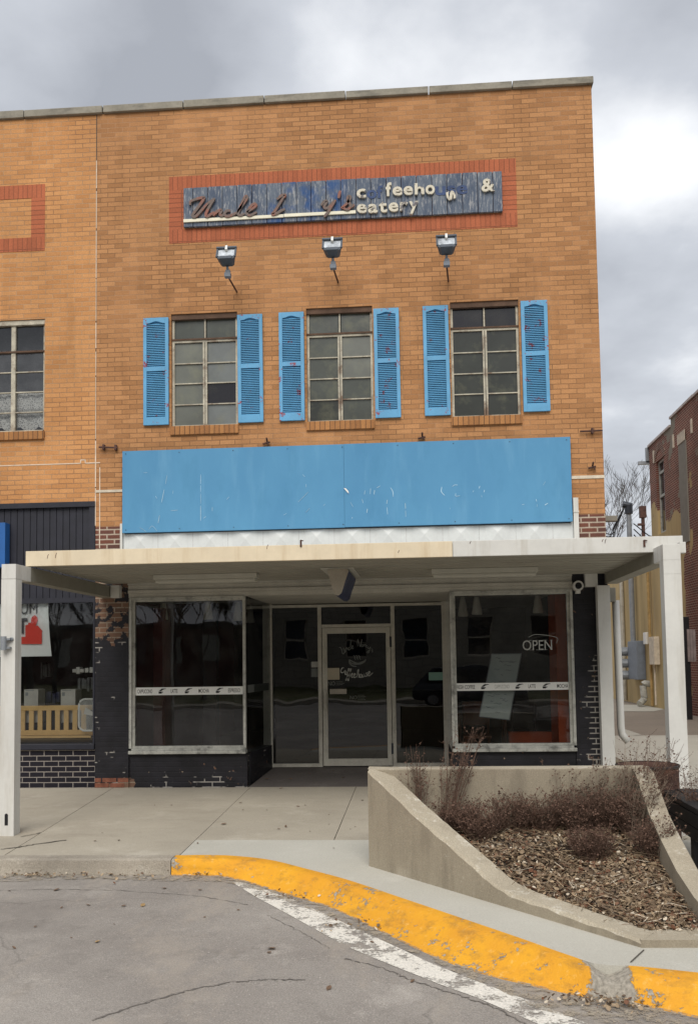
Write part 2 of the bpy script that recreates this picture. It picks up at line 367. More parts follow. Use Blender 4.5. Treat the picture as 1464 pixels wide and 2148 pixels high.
M['pane_e'] = pane_mat('dark pane', (.012, .011, .014), .08, .05)
def mat_lace():
    t = NT('white lace'); x, y, z = t.xyz()
    vo = t.n('ShaderNodeTexVoronoi', feature='DISTANCE_TO_EDGE'); vo.inputs['Scale'].default_value = 34; t.l(t.pos(), vo.inputs['Vector'])
    m = t.ramp(vo.outputs['Distance'], .1, .22, 0, .55)
    mx = t.n('ShaderNodeMixShader'); t.l(m, mx.inputs[0]); t.l(t.bsdf((.72, .71, .68), .9), mx.inputs[1])
    tr = t.n('ShaderNodeBsdfTransparent'); t.l(tr.outputs[0], mx.inputs[2])
    return t.done(mx.outputs[0])
M['lace'] = mat_lace()

# ------------------------------------------------------------------ mesh helpers
def obj(name, bm, mat, parent=None, smooth=False):
    me = bpy.data.meshes.new(name); bm.normal_update(); bm.to_mesh(me); bm.free()
    for m in (mat if isinstance(mat, (list, tuple)) else [mat]): me.materials.append(m if not isinstance(m, str) else M[m])
    if smooth:
        for p in me.polygons: p.use_smooth = True
    o = bpy.data.objects.new(name, me); COL.objects.link(o)
    if parent: o.parent = parent
    return o
def tag(o, label, cat, group=None, kind=None):
    o['label'] = label; o['category'] = cat
    if group: o['group'] = group
    if kind: o['kind'] = kind
    return o
def thing(name, label, cat, loc=(0, 0, 0), group=None):
    o = bpy.data.objects.new(name, None); COL.objects.link(o); o.location = loc; o.empty_display_size = .1
    return tag(o, label, cat, group)
def struct(name, bm, mat, parent=None):
    o = obj(name, bm, mat, parent)
    if not parent: o['kind'] = 'structure'
    return o
def B(): return bmesh.new()
def box(bm, x0, x1, y0, y1, z0, z1, mi=0, mtx=None, bev=0.):
    vs = [bm.verts.new(Vector(c)) for c in ((x0,y0,z0),(x1,y0,z0),(x1,y1,z0),(x0,y1,z0),(x0,y0,z1),(x1,y0,z1),(x1,y1,z1),(x0,y1,z1))]
    fs = [bm.faces.new([vs[i] for i in f]) for f in ((0,3,2,1),(4,5,6,7),(0,1,5,4),(1,2,6,5),(2,3,7,6),(3,0,4,7))]
    for f in fs: f.material_index = mi
    if bev:
        es = list({e for f in fs for e in f.edges})
        r = bmesh.ops.bevel(bm, geom=es, offset=bev, segments=2, affect='EDGES', profile=.6)
        vs = list({v for f in r['faces'] for v in f.verts} | {v for v in vs if v.is_valid})
    if mtx is not None:
        for v in vs: v.co = mtx @ v.co
    return vs
def quad(bm, pts, mi=0):
    f = bm.faces.new([bm.verts.new(Vector(p)) for p in pts]); f.material_index = mi; return f
def prism(bm, poly, d, mi=0):             # closed polygon of 3-D points pushed along vector d
    a = [bm.verts.new(Vector(p)) for p in poly]; b = [bm.verts.new(Vector(p)+Vector(d)) for p in poly]
    n = len(a); fs = [bm.faces.new(a), bm.faces.new(b[::-1])]
    for i in range(n): fs.append(bm.faces.new((a[i], b[i], b[(i+1) % n], a[(i+1) % n])))
    for f in fs: f.material_index = mi
    return fs
def tube(bm, pts, rad, n=6, mi=0, cap=True):
    pts = [Vector(p) for p in pts]; rad = rad if isinstance(rad, (list, tuple)) else [rad]*len(pts)
    rings = []
    for i, p in enumerate(pts):
        d = (pts[min(i+1, len(pts)-1)]-pts[max(i-1, 0)]).normalized()
        u = d.cross(Vector((0, 0, 1)) if abs(d.z) < .9 else Vector((1, 0, 0))).normalized(); w = d.cross(u)
        rings.append([bm.verts.new(p+(u*math.cos(2*math.pi*k/n)+w*math.sin(2*math.pi*k/n))*rad[i]) for k in range(n)])
    for a, b in zip(rings, rings[1:]):
        for k in range(n):
            f = bm.faces.new((a[k], a[(k+1) % n], b[(k+1) % n], b[k])); f.material_index = mi
    if cap and n > 2:
        bm.faces.new(rings[0][::-1]).material_index = mi; bm.faces.new(rings[-1]).material_index = mi
def lathe(bm, prof, c, n=16, mi=0):       # prof: (r, z)
    rings = [[bm.verts.new(Vector((c[0]+r*math.cos(2*math.pi*k/n), c[1]+r*math.sin(2*math.pi*k/n), c[2]+z))) for k in range(n)] for r, z in prof]
    for a, b in zip(rings, rings[1:]):
        for k in range(n): bm.faces.new((a[k], a[(k+1) % n], b[(k+1) % n], b[k])).material_index = mi
def smooth_line(pts, n=6):
    pts = [Vector(p) for p in pts]; out = []
    q = [pts[0]*2-pts[1]]+pts+[pts[-1]*2-pts[-2]]
    for i in range(1, len(q)-2):
        for k in range(n):
            t = k/n; a, b, c, d = q[i-1], q[i], q[i+1], q[i+2]
            out.append(.5*((2*b)+(c-a)*t+(2*a-5*b+4*c-d)*t*t+(3*b-a-3*c+d)*t*t*t))
    return out+[pts[-1]]
def ribbon(bm, pts, w, y0, th, mi=0):     # flat letter stroke standing in the xz plane, front towards -y
    pts = smooth_line(pts); n = len(pts); L, Rr = [], []
    for i, p in enumerate(pts):
        d = pts[min(i+1, n-1)]-pts[max(i-1, 0)]; d.y = 0
        d = d.normalized() if d.length > 1e-9 else Vector((1, 0, 0))
        nn = Vector((-d.z, 0, d.x))*w*.5*(1-.35*abs((i/(n-1))*2-1)**4)
        L.append((p+nn)); Rr.append((p-nn))
    jit = y0-random.uniform(0, .003)
    for i in range(n-1):
        a = [Vector((v.x, jit, v.z)) for v in (L[i], L[i+1], Rr[i+1], Rr[i])]
        b = [Vector((v.x, jit+th, v.z)) for v in (L[i], L[i+1], Rr[i+1], Rr[i])]
        va = [bm.verts.new(v) for v in a]; vb = [bm.verts.new(v) for v in b]
        for f in ((va[0], va[1], va[2], va[3]), (vb[0], vb[1], va[1], va[0]), (vb[3], va[3], va[2], vb[2])): bm.faces.new(f).material_index = mi
def text_bm(bm, s, x0, x1, z0, h, y, th=.002, mi=0, bold=0., rot=0., shear=0.):   # built-in lettering fitted to x0..x1, cap height h
    cu = bpy.data.curves.new('t', 'FONT'); cu.body = s; cu.size = 1; cu.extrude = .5; cu.offset = bold; cu.resolution_u = 3; cu.shear = shear
    o = bpy.data.objects.new('t', cu); COL.objects.link(o)
    dg = bpy.context.evaluated_depsgraph_get(); me = bpy.data.meshes.new_from_object(o.evaluated_get(dg))
    xs = [v.co.x for v in me.vertices]; a, b = min(xs), max(xs)
    cap = .7
    t2 = bmesh.new(); t2.from_mesh(me)
    cx, cz = (x0+x1)/2, z0+h/2
    for v in t2.verts:
        X = x0+(v.co.x-a)/(b-a)*(x1-x0); Z = z0+v.co.y/cap*h; Y = y+(.5-v.co.z)*th
        if rot:
            dx, dz = X-cx, Z-cz; X = cx+dx*math.cos(rot)-dz*math.sin(rot); Z = cz+dx*math.sin(rot)+dz*math.cos(rot)
        v.co = (X, Y, Z)
    for f in t2.faces: f.material_index = mi
    tm = bpy.data.meshes.new('t'); t2.to_mesh(tm); t2.free(); bm.from_mesh(tm)
    bpy.data.objects.remove(o); bpy.data.curves.remove(cu); bpy.data.meshes.remove(me); bpy.data.meshes.remove(tm)
def wall_front(bm, x0, x1, z0, z1, holes, y=0., rev=.14, mi=0):
    xs = sorted({x0, x1, *[h[0] for h in holes], *[h[1] for h in holes]}); zs = sorted({z0, z1, *[h[2] for h in holes], *[h[3] for h in holes]})
    xs = [x for x in xs if x0 <= x <= x1]; zs = [z for z in zs if z0 <= z <= z1]
    for a, b in zip(xs, xs[1:]):
        for c, d in zip(zs, zs[1:]):
            mx, mz = (a+b)/2, (c+d)/2
            if any(h[0] < mx < h[1] and h[2] < mz < h[3] for h in holes): continue
            quad(bm, ((a, y, c), (b, y, c), (b, y, d), (a, y, d)), mi)
    for h in holes:
        a, b, c, d = h; Y = y+rev
        quad(bm, ((a, y, c), (a, y, d), (a, Y, d), (a, Y, c)), mi); quad(bm, ((b, y, d), (b, y, c), (b, Y, c), (b, Y, d)), mi)
        quad(bm, ((a, y, d), (b, y, d), (b, Y, d), (a, Y, d)), mi); quad(bm, ((b, y, c), (a, y, c), (a, Y, c), (b, Y, c)), mi)

SEAM, XR = -4.535, 2.45
ZW0, ZW1, ZTOP, ZCOP = 4.985, 6.59, 9.575, 9.68
# =================================================================== COFFEE BUILDING
bld = thing('brick_building', 'two storey tan brick shop building with blue shutters and a dark glass storefront', 'building', (SEAM, 0, 0))
bld.location = (0, 0, 0)
wins = [(-3.455, -2.515, ZW0, ZW1), (-1.545, -.625, ZW0, ZW1), (.445, 1.375, ZW0, ZW1)]
PX0, PX1 = -4.06, 1.98                      # storefront between the two piers
bm = B()
wall_front(bm, SEAM, XR, 3.6, ZTOP, wins)
quad(bm, ((XR, 0, 0), (XR, 18, 0), (XR, 18, ZTOP), (XR, 0, ZTOP)))
quad(bm, ((XR, 18, 0), (SEAM, 18, 0), (SEAM, 18, ZTOP), (XR, 18, ZTOP)))
quad(bm, ((SEAM, .4, 9.3), (XR, .4, 9.3), (XR, 18, 9.3), (SEAM, 18, 9.3)))
quad(bm, ((SEAM, .4, 9.3), (SEAM, .4, ZTOP), (XR, .4, ZTOP), (XR, .4, 9.3)))
obj('wall', bm, 'brick', bld)
bm = B()                                     # darker brick of the two piers just above the canopy
box(bm, SEAM+.003, PX0-.03, .0, .3, 2.85, 3.6); obj('pier', bm, 'redbrick_old', bld); bm = B(); box(bm, 2.085, XR, .0, .3, 2.85, 3.6); obj('pier', bm, 'redbrick_old', bld)
bm = B(); box(bm, PX0-.03, 2.085, .06, .3, 2.85, 3.6); obj('backing_wall', bm, 'redbrick_old', bld)
bm = B(); box(bm, SEAM+.003, PX0, .0, .35, -.02, 2.85); o = obj('painted_pier', bm, 'blackpaint', bld); o['label'] = 'black painted brick pier with paint peeled off near its top'
bm = B(); box(bm, PX1, XR, .0, .35, -.02, 2.85); o = obj('painted_pier', bm, 'blackpaint', bld); o['label'] = 'black painted brick pier with pale mortar lines showing'
bm = B()                                     # orange bricks left bare at the foot of the left pier
for i in range(2):
    z = -.0+i*.069
    for a, b in (((-4.535, -4.33), (-4.32, -4.115)), ((-4.535, -4.44), (-4.43, -4.225), (-4.215, -4.06)))[i]:
        box(bm, a+.004, b-.004, -.006, .02, z+.004, z+.062, bev=.003)
o = obj('bare_brick', bm, plain('bare orange brick', (.2, .075, .045), .9, .3, 9, .4), bld)
# coping
def coping(x0, x1, joints, parent):
    bm = B(); xs = [x0]+joints+[x1]
    for i, (a, b) in enumerate(zip(xs, xs[1:])):
        dz = random.uniform(-.008, .008)
        box(bm, a+.006, b-.006, -.045+random.uniform(-.004, .004), .42, ZTOP+.002, ZCOP+dz, bev=.008)
    return obj('coping', bm, 'coping', parent)
cj = [P(px, 200, 0).x for px in (386, 555, 725, 899, 1074)]
coping(P(218, 230, 0).x, XR+.03, cj, bld)
# string band (stops at the blue board)
bm = B(); box(bm, SEAM+.004, -4.15, -.012, .02, 4.083, 4.118); obj('string_band', bm, 'stoneband', bld); bm = B(); box(bm, 2.02, XR+.004, -.012, .02, 4.083, 4.125)
obj('string_band', bm, 'stoneband', bld)
# red brick border
bm = B(); y = -.004
SX0, SX1, SZ0, SZ1 = -3.48, 1.392, 7.612, 8.585; IX0, IX1, IZ0, IZ1 = -3.27, 1.19, 7.812, 8.385
box(bm, SX0, SX1, y, .02, IZ1, SZ1, 0); box(bm, SX0, SX1, y, .02, SZ0, IZ0, 0)
box(bm, SX0, IX0, y, .02, IZ0, IZ1, 1); box(bm, IX1, SX1, y, .02, IZ0, IZ1, 1)
obj('brick_border', bm, ['redsoldier', 'redstack'], bld)
# caulked joint along the seam
bm = B(); box(bm, SEAM-.006, SEAM+.006, -.0015, .02, 3.62, ZTOP-.01); obj('joint_gap', bm, 'gap', bld)
bm = B()
z = 3.62
while z < ZTOP:
    h = random.uniform(.25, .9); w = random.uniform(.007, .014)
    if random.random() < .88 and z > 3.6: box(bm, SEAM-w/2, SEAM+w/2, -.004, .02, z, min(z+h, ZTOP-.15))
    z += h+random.uniform(.005, .06)
obj('caulk_joint', bm, 'caulk', bld)
bm = B(); box(bm, SEAM+.055, SEAM+.067, -.003, .02, 3.3, 4.44); obj('caulk_line', bm, 'caulk', bld)
# upstairs windows
def upper_window(x0, x1, parent, panes, mtop, split=.71):
    z0, z1 = ZW0, ZW1; y = .07; fr = B()
    zt = z0+(z1-z0)*.775; xm = (x0+x1)/2; hd = .075
    box(fr, x0, x1, y-.05, y+.05, z1-hd, z1-.002, 1)
    for a, b in ((x0+.002, x0+.035), (x1-.035, x1-.002)): box(fr, a, b, y-.02, y+.03, z0, z1-hd)
    box(fr, x0+.035, x1-.035, y-.02, y+.03, z0, z0+.025)
    box(fr, x0-.004, x1-.004, y-.035, y+.025, zt-.008, zt+.014, 1)       # rusty transom bar
    box(fr, x0+.035, x1-.035, y-.02, y+.03, zt-.038, zt-.008)
    box(fr, xm-.011, xm+.011, y-.015, y+.02, zt+.014, z1-hd)
    for s in (-1, 1): box(fr, xm+s*.017-.013, xm+s*.017+.013, y-.024, y+.03, z0+.025, zt-.038)
    n = 4; hh = (zt-.038-z0-.025)/n
    for i in range(1, n):
        z = z0+.025+hh*i+random.uniform(-.006, .006)
        box(fr, x0+.035, xm-.03, y-.016, y+.02, z-.007, z+.007); box(fr, xm+.03, x1-.035, y-.016, y+.02, z-.007, z+.007)
    w = obj('window', fr, ['sash', 'rustbar'], parent)
    k = 0
    for side, (a, b) in enumerate(((x0+.03, xm-.02), (xm+.02, x1-.03))):
        for i in range(5):
            za, zb = (z0+.02+hh*i, z0+.02+hh*(i+1)) if i < 4 else (zt, z1-hd)
            p = B(); dy = random.uniform(-.003, .003); yy = y+.008
            quad(p, ((a, yy+dy, za), (b, yy-dy, za), (b, yy-dy+random.uniform(-.002, .002), zb), (a, yy+dy, zb)))
            obj('pane', p, panes[side][i], w)
    s = B(); box(s, x0-.01, x1+.01, -.035, .12, z0-.125, z0-.002, bev=.006); obj('sill', s, 'sillbrick', w)
    return w
upper_window(*wins[0][:2], bld, [['pane_a', 'pane_a', 'pane_a', 'pane_a', 'pane_c'], ['pane_b', 'pane_e', 'pane_b', 'pane_b', 'pane_c']], 0)
upper_window(*wins[1][:2], bld, [['pane_d', 'pane_c', 'pane_c', 'pane_c', 'pane_c'], ['pane_c', 'pane_c', 'pane_a', 'pane_a', 'pane_c']], 0)
upper_window(*wins[2][:2], bld, [['pane_d', 'pane_d', 'pane_d', 'pane_d', 'pane_e'], ['pane_d', 'pane_d', 'pane_d', 'pane_d', 'pane_e']], 0)
# shutters
def shutter(x0, x1, z0, z1, parent, tilt=0.):
    bm = B(); st = .048; y0, y1 = -.045, -.006; zm = z0+.52*(z1-z0)
    box(bm, x0, x0+st, y0, y1, z0, z1, bev=.003); box(bm, x1-st, x1, y0, y1, z0, z1, bev=.003)
    box(bm, x0+st, x1-st, y0, y1, z0, z0+.105); box(bm, x0+st, x1-st, y0, y1, zm-.03, zm+.03)
    arch = [(x0+st, y0, z1), (x0+st, y0, z1-.085)]
    for i in range(9):
        u = i/8; arch.append((x0+st+.01+(x1-x0-2*st-.02)*u, y0, z1-.08+.03*(.5-.5*math.cos(2*math.pi*u))))
    arch += [(x1-st, y0, z1-.085), (x1-st, y0, z1)]
    prism(bm, arch, (0, y1-y0, 0))
    box(bm, x0+.02, x1-.02, y1-.004, y1, z0+.02, z1-.02)
    for a, b in ((z0+.105, zm-.03), (zm+.03, z1-.075)):
        n = int((b-a)/.0245)
        for i in range(n):
            z = a+(b-a)*(i+.5)/n
            vs = [(x0+st, y1-.005, z+.012), (x1-st, y1-.005, z+.012), (x1-st, y0+.009, z-.009), (x0+st, y0+.009, z-.009)]
            quad(bm, vs[::-1]); quad(bm, [(v[0], v[1], v[2]-.005) for v in vs]); quad(bm, [vs[3], vs[2], (vs[2][0], vs[2][1], vs[2][2]-.005), (vs[3][0], vs[3][1], vs[3][2]-.005)][::-1])
    c = Vector(((x0+x1)/2, 0, (z0+z1)/2))
    for v in bm.verts: v.co = c+Matrix.Rotation(tilt, 3, 'Y') @ (v.co-c)
    return obj('shutter', bm, 'shutter', parent)
for i, (a, b, c, d) in enumerate(((-3.842, -3.483, 5.008, 6.534), (-2.505, -2.153, 5.0, 6.526), (-1.925, -1.575, 5.005, 6.532), (-.605, -.255, 5.0, 6.53), (.071, .42, 5.008, 6.536), (1.403, 1.76, 5.017, 6.55))):
    s = shutter(a, b, c, d, bld, R(random.uniform(-.25, .25)))
    if i in (3, 5): s['label'] = 'blue shutter with red paint showing through chips'
# white diamond panels under the blue board and their end trims
bm = B(); z0, z1 = 3.0, 3.50; yb = .0
x = -4.13; pw = .49
while x < 2.02:
    xe = min(x+pw-.002, 2.02); xm = (x+xe)/2; zc = 3.36
    quad(bm, ((x, yb-.015, z0), (xe, yb-.015, z0), (xe, yb-.015, z1+.1), (x, yb-.015, z1+.1)))
    if xe-x > .4:                            # folded diamond facet standing out of each panel
        cx = x+pw/2; ap = Vector((cx, yb-.05, zc+.02)); c4 = [Vector((cx+a_, yb-.0165, zc+b_)) for a_, b_ in ((-.17, -.2), (.17, -.2), (.17, .2), (-.17, .2))]
        for i in range(4): quad(bm, (c4[i], c4[(i+1) % 4], ap))
    x += pw
obj('metal_panel', bm, 'panel', bld)
bm = B(); box(bm, -4.165, -4.135, -.06, .05, 2.85, 3.63); obj('panel_trim', bm, 'white', bld); bm = B(); box(bm, 2.022, 2.088, -.07, .05, 2.85, 3.82); box(bm, 2.018, 2.092, -.078, .05, 3.62, 3.64)
obj('panel_trim', bm, 'white', bld)

# ------------------------------------------------------------------ storefront
DY = 1.3                                    # the door stands back in a recess
bm = B()
box(bm, PX0, -2.425, .03, .2, -.02, .455)                       # bulkheads
obj('bulkhead', bm, 'blackpaint', bld); bm = B(); box(bm, .345, PX1, .03, .2, -.02, .455); obj('bulkhead', bm, 'blackpaint', bld); bm = B()
prism(bm, ((-2.41, .202, -.02), (-2.41, .202, .453), (-2.27, DY, .453), (-2.27, DY, -.02)), (-.16, 0, 0))
obj('bulkhead_return', bm, 'blackpaint', bld); bm = B(); prism(bm, ((.343, .202, -.02), (.343, .202, .453), (.325, DY, .453), (.325, DY, -.02)), (.15, 0, 0))
obj('bulkhead_return', bm, 'blackpaint', bld)
bm = B()                                    # stepped header between piers, sloping soffit over the recess
for (a, b, yy) in ((2.60, 2.655, .0), (2.657, 2.70, -.035), (2.702, 2.77, -.015), (2.772, 2.85, -.05)):
    box(bm, PX0, PX1, yy, .2, a, b)
quad(bm, ((-2.44, .01, 2.60), (.36, .01, 2.60), (.36, DY+.02, 2.545), (-2.3, DY+.02, 2.545)))
obj('header', bm, 'trim', bld)
def shop_window(x0, x1, zb, zt, ret, parent):
    fr = B()
    for a, b, y0 in ((x0, x0+.035, -.02), (x0+.036, x0+.075, .01)): box(fr, a, b, y0, .08, zb, zt)
    if ret: box(fr, x1-.028, x1+.008, -.012, .05, zb+.075, zt)
    else:
        for a, b, y0 in ((x1-.035, x1, -.02), (x1-.075, x1-.036, .01)): box(fr, a, b, y0, .08, zb, zt)
    box(fr, x0, x1+(.01 if ret else 0), -.055, .09, zb, zb+.045, bev=.006); box(fr, x0, x1, -.02, .08, zb+.046, zb+.075); box(fr, x0+.036, x1-.03, .0, .08, zb+.076, zb+.105)
    box(fr, x0, x1, -.018, .08, zt-.03, zt); box(fr, x0+.036, x1-.03, .005, .08, zt-.06, zt-.031)
    return obj('shop_window', fr, 'oldwhite', parent)
wl = shop_window(-4.05, -2.44, .455, 2.6, True, bld)
wr = shop_window(.35, 1.98, .455, 2.6, False, bld)
def pane(pts, mat, parent, name='pane'):
    bm = B(); quad(bm, pts); return obj(name, bm, mat, parent)
pane(((-3.98, .04, .55), (-2.45, .04, .55), (-2.45, .04, 2.55), (-3.98, .04, 2.55)), 'glass', wl)
pane(((.42, .04, .55), (1.91, .04, .55), (1.91, .04, 2.55), (.42, .04, 2.55)), 'glass', wr)
pane(((-2.425, .06, .46), (-2.285, 1.2, .46), (-2.285, 1.2, 2.56), (-2.425, .06, 2.56)), 'glass', wl, 'side_pane')
pane(((.33, 1.2, .46), (.345, .06, .46), (.345, .06, 2.56), (.33, 1.2, 2.56)), 'glass', wr, 'side_pane')
# door wall
sf = B(); Y0, Y1 = DY-.05, DY+.05; FZ = .125
px = lambda v, q=1400: P(v, q, DY).x
xa, xb, xc, xd, xe_, xf = px(553), px(572), px(668), px(675.5), px(821), px(829)
xg, xh = px(928), px(940)
box(sf, xa, xb, Y0, Y1, .455, 2.545); box(sf, xb-.03, xb, Y0, Y1, FZ, .455); box(sf, xc, xd, Y0, Y1, FZ, 2.53); box(sf, xe_, xf, Y0, Y1, FZ, 2.53); box(sf, xg, xh+.04, Y0, Y1, FZ, 2.545)
ztr = P(745, 1313, DY).z
for a, b in ((xb, xc), (xd, xe_), (xf, xg)): box(sf, a, b, Y0, Y1, 2.49, 2.53)
for a, b in ((xb, xc), (xf, xg)): box(sf, a, b, Y0, Y1, FZ, FZ+.05)
box(sf, xd, xe_, Y0-.01, Y1, ztr-.02, ztr+.025)
sfo = obj('storefront_frame', sf, 'alu', bld)
for a, b, c, d in ((xb, xc, FZ+.04, 2.5), (xf, xg, FZ+.04, 2.5), (xd, xe_, ztr, 2.5)):
    pane(((a, DY, c), (b, DY, c), (b, DY, d), (a, DY, d)), 'glassdark', sfo)
dr = B(); da, db = xd+.008, xe_-.008; dz0, dz1 = FZ+.012, ztr-.025; yd = DY-.03
sl = .075
box(dr, da, da+sl, yd, yd+.05, dz0, dz1, bev=.004); box(dr, db-sl*.9, db, yd, yd+.05, dz0, dz1, bev=.004)
box(dr, da+sl, db-sl*.9, yd, yd+.05, dz0, dz0+.105); box(dr, da+sl, db-sl*.9, yd, yd+.05, dz1-.085, dz1)
door = obj('door', dr, 'alu', bld)
pane(((da+sl, DY-.008, dz0+.1), (db-sl*.9, DY-.008, dz0+.1), (db-sl*.9, DY-.008, dz1-.08), (da+sl, DY-.008, dz1-.08)), 'glassdark', door)
bm = B(); h0, h1 = P(683, 1487, DY).z, P(683, 1447, DY).z
box(bm, da+.02, da+.06, yd-.05, yd-.03, h0, h1, bev=.006); box(bm, da+.03, da+.05, yd-.03, yd, h0+.03, h0+.06); box(bm, da+.03, da+.05, yd-.03, yd, h1-.06, h1-.03)
obj('handle', bm, 'alu', door)
bm = B(); zb = P(770, 1449, DY).z; box(bm, da+sl, db-sl*.9, DY+.04, DY+.06, zb-.012, zb+.012); obj('push_bar', bm, 'alu', door)
bm = B(); box(bm, xf, xg, DY+.04, DY+.055, zb-.01, zb+.01); obj('push_bar', bm, 'alu', sfo)
bm = B()
for zz in (dz1-.22, dz0+.25): bm = B(); box(bm, db-.012, db+.02, yd-.022, yd+.01, zz-.08, zz+.08, bev=.006); obj('hinge', bm, 'darkmetal', door)
yg = DY-.013
def dq(x0, y0, x1, y1, mat, name='notice', par=door, yy=None):
    a, b = P(x0, y1, yy or yg), P(x1, y0, yy or yg); bm = B(); box(bm, a.x, b.x, (yy or yg)-.003, (yy or yg), a.z, b.z); return obj(name, bm, mat, par)
dq(686, 1401, 712, 1426, 'paper'); dq(692, 1445, 727, 1456, 'plastic')
dq(899, 1410, 929, 1427, 'green', 'notice', sfo); dq(653, 1388, 668, 1400, 'box', 'notice', sfo); dq(653, 1402, 668, 1420, 'etchdim', 'notice', sfo)
# window lettering on the door: arched script, steaming cup, script below
bm = B()
def dpt(zx, zy): return P(660+zx/4.88, 1280+zy/4.88, yg-.002)
scr_top = [[(250,385),(262,380),(275,400),(285,440),(300,445),(305,415),(292,385)], [(292,385),(310,425),(318,430)], [(318,425),(318,395),(330,385),(340,410)], [(356,378),(345,390),(350,408),(362,402)], [(365,405),(372,330),(370,310),(366,380),(376,395)], [(378,390),(392,372),(386,362),(378,380),(388,395),(398,385)],
    [(440,372),(438,330),(442,298),(452,330),(466,372),(476,330),(484,298)], [(490,350),(480,360),(482,374),(494,366),(496,350),(500,370)], [(506,372),(508,352),(518,352),(520,374)], [(538,362),(528,366),(528,382),(540,384)], [(548,372),(548,392),(562,388),(570,376)], [(572,376),(560,420),(545,440),(540,425),(572,398)], [(580,388),(584,398)], [(596,404),(586,408),(594,424),(584,430)]]
scr_bot = [[(300,592),(285,590),(268,615),(275,640),(300,632),(316,612)], [(322,625),(310,640),(318,660),(330,645),(322,625)], [(334,650),(352,610),(346,600),(336,660),(326,712),(318,712),(345,665)], [(352,655),(372,610),(366,600),(356,660),(348,716),(340,712),(366,668)], [(376,672),(390,655),(382,648),(374,668),(384,688),(400,676)], [(402,674),(416,656),(408,648),(400,670),(410,690),(426,676)], [(430,690),(450,620),(444,612),(436,665),(440,660),(452,652),(452,686),(462,680)], [(476,652),(464,662),(468,688),(484,676),(476,652)], [(490,656),(488,684),(502,678),(508,652),(508,680),(518,672)], [(540,640),(526,646),(538,664),(526,676),(516,670)], [(548,658),(566,636),(556,628),(548,650),(556,672),(596,640)]]
for st in scr_top: ribbon(bm, [dpt(*p) for p in st], .011, yg, .002)
obj('door_lettering', bm, 'etchdim', door)
bm = B()
for st in scr_bot: ribbon(bm, [dpt(*p) for p in st], .014, yg, .002)
obj('door_lettering', bm, 'etch', door)
bm = B()
for st in ([(355,505),(365,535),(410,552),(470,548),(510,525),(522,500)], [(352,515),(358,545),(390,570),(430,576)], [(356,508),(440,545),(524,512)]): ribbon(bm, [dpt(*p) for p in st], .02, yg, .002)
for dx in (0, 25, 50): ribbon(bm, [dpt(x+dx, y) for x, y in ((395, 462), (412, 475), (408, 490), (422, 508))], .011, yg, .002)
obj('door_emblem', bm, 'etchdim', door)
bm = B()
a, b = P(688, 1438, yg), P(703, 1429, yg); text_bm(bm, 'NO', a.x, b.x, a.z, b.z-a.z, yg, bold=.01)
a, b = P(734, 1467, yg), P(749, 1459, yg); text_bm(bm, 'NO', a.x, b.x, a.z, b.z-a.z, yg, bold=.01)
for x0, y0, n in ((705, 1430, 3), (750, 1458, 5)):
    for i in range(n): a = P(x0, y0+i*3, yg); box(bm, a.x, a.x+.1+.02*(i % 2), yg-.002, yg, a.z-.006, a.z)
obj('door_lettering', bm, 'etchdim', door)
# drink strips across the two windows
def strip(par, x0, x1, z0, z1, words, cups, split_side=False):
    yy = .034; bm = B(); box(bm, x0, x1, yy-.003, yy, z0, z1); s = obj('decal_strip', bm, 'vinyl', par)
    bm = B(); h = (z1-z0)
    faded = B()
    for w, a, b in words:
        text_bm(faded if w.startswith('~') else bm, w.strip('~'), a, b, z0+h*.26, h*.5, yy-.004, .001, bold=.006)
    for c in cups:                           # tilted cup with steam swirls
        box(bm, c-.045, c-.002, yy-.005, yy-.003, z0+h*.2, z0+h*.45)
        for k in range(3): ribbon(bm, [(c-.04+k*.012, 0, z0+h*.5), (c-.015+k*.012, 0, z0+h*.68), (c+.005+k*.02, 0, z0+h*.8), (c+.035+k*.012, 0, z0+h*.78)], .007, yy-.005, .001)
        ribbon(bm, [(c-.004, 0, z0+h*.42), (c+.014, 0, z0+h*.4), (c-.004, 0, z0+h*.25)], .006, yy-.005, .001)
    obj('lettering', bm, 'ink', par)
    if len(faded.verts): obj('lettering', faded, 'etch', par)
    else: faded.free()
def lx(v, y=.03): return P(v, 1450, y).x
zl0, zl1 = P(400, 1457.5, .03).z, P(400, 1441, .03).z
strip(wl, -3.975, -2.452, zl0, zl1, [('CAPPUCCINO', lx(289), lx(320)), ('LATTE', lx(359), lx(373)), ('MOCHA', lx(417), lx(439)), ('ESPRESSO', lx(479), lx(504))], [lx(340), lx(395), lx(460)])
zr0, zr1 = P(1075, 1448, .03).z, P(1075, 1432, .03).z
strip(wr, .425, 1.905, zr0, zr1, [('FRESH COFFEE', lx(956), lx(996)), ('~CAPPUCCINO', lx(1037), lx(1068)), ('LATTE', lx(1108), lx(1123)), ('MOCHA', lx(1168), lx(1191))], [lx(1016), lx(1088), lx(1145)])
bm = B(); quad(bm, ((-2.418, .09, zl0+.015), (-2.3, 1.15, zl0+.02), (-2.3, 1.15, zl1+.02), (-2.418, .09, zl1+.015))); obj('decal_strip', bm, 'etchdim', wl)
bm = B(); a, b = P(1096, 1364, .03), P(1157, 1342, .03)               # serif OPEN
text_bm(bm, 'OPEN', a.x, b.x, a.z, b.z-a.z, .032, .002)
for fx in (.265, .31, .49, .55, .74, .8, .985):
    xx = a.x+(b.x-a.x)*fx
    for zz in ((a.z,) if fx in (.31, .55) else (a.z, b.z-.006)): box(bm, xx-.016, xx+.014, .0305, .032, zz, zz+.005)
ribbon(bm, [(a.x+.08, 0, b.z+.04), ((a.x+b.x)/2, 0, b.z+.075), (b.x+.06, 0, b.z+.03), (b.x+.06, 0, b.z-.05)], .006, .032, .001)
obj('lettering', bm, 'etch', wr)
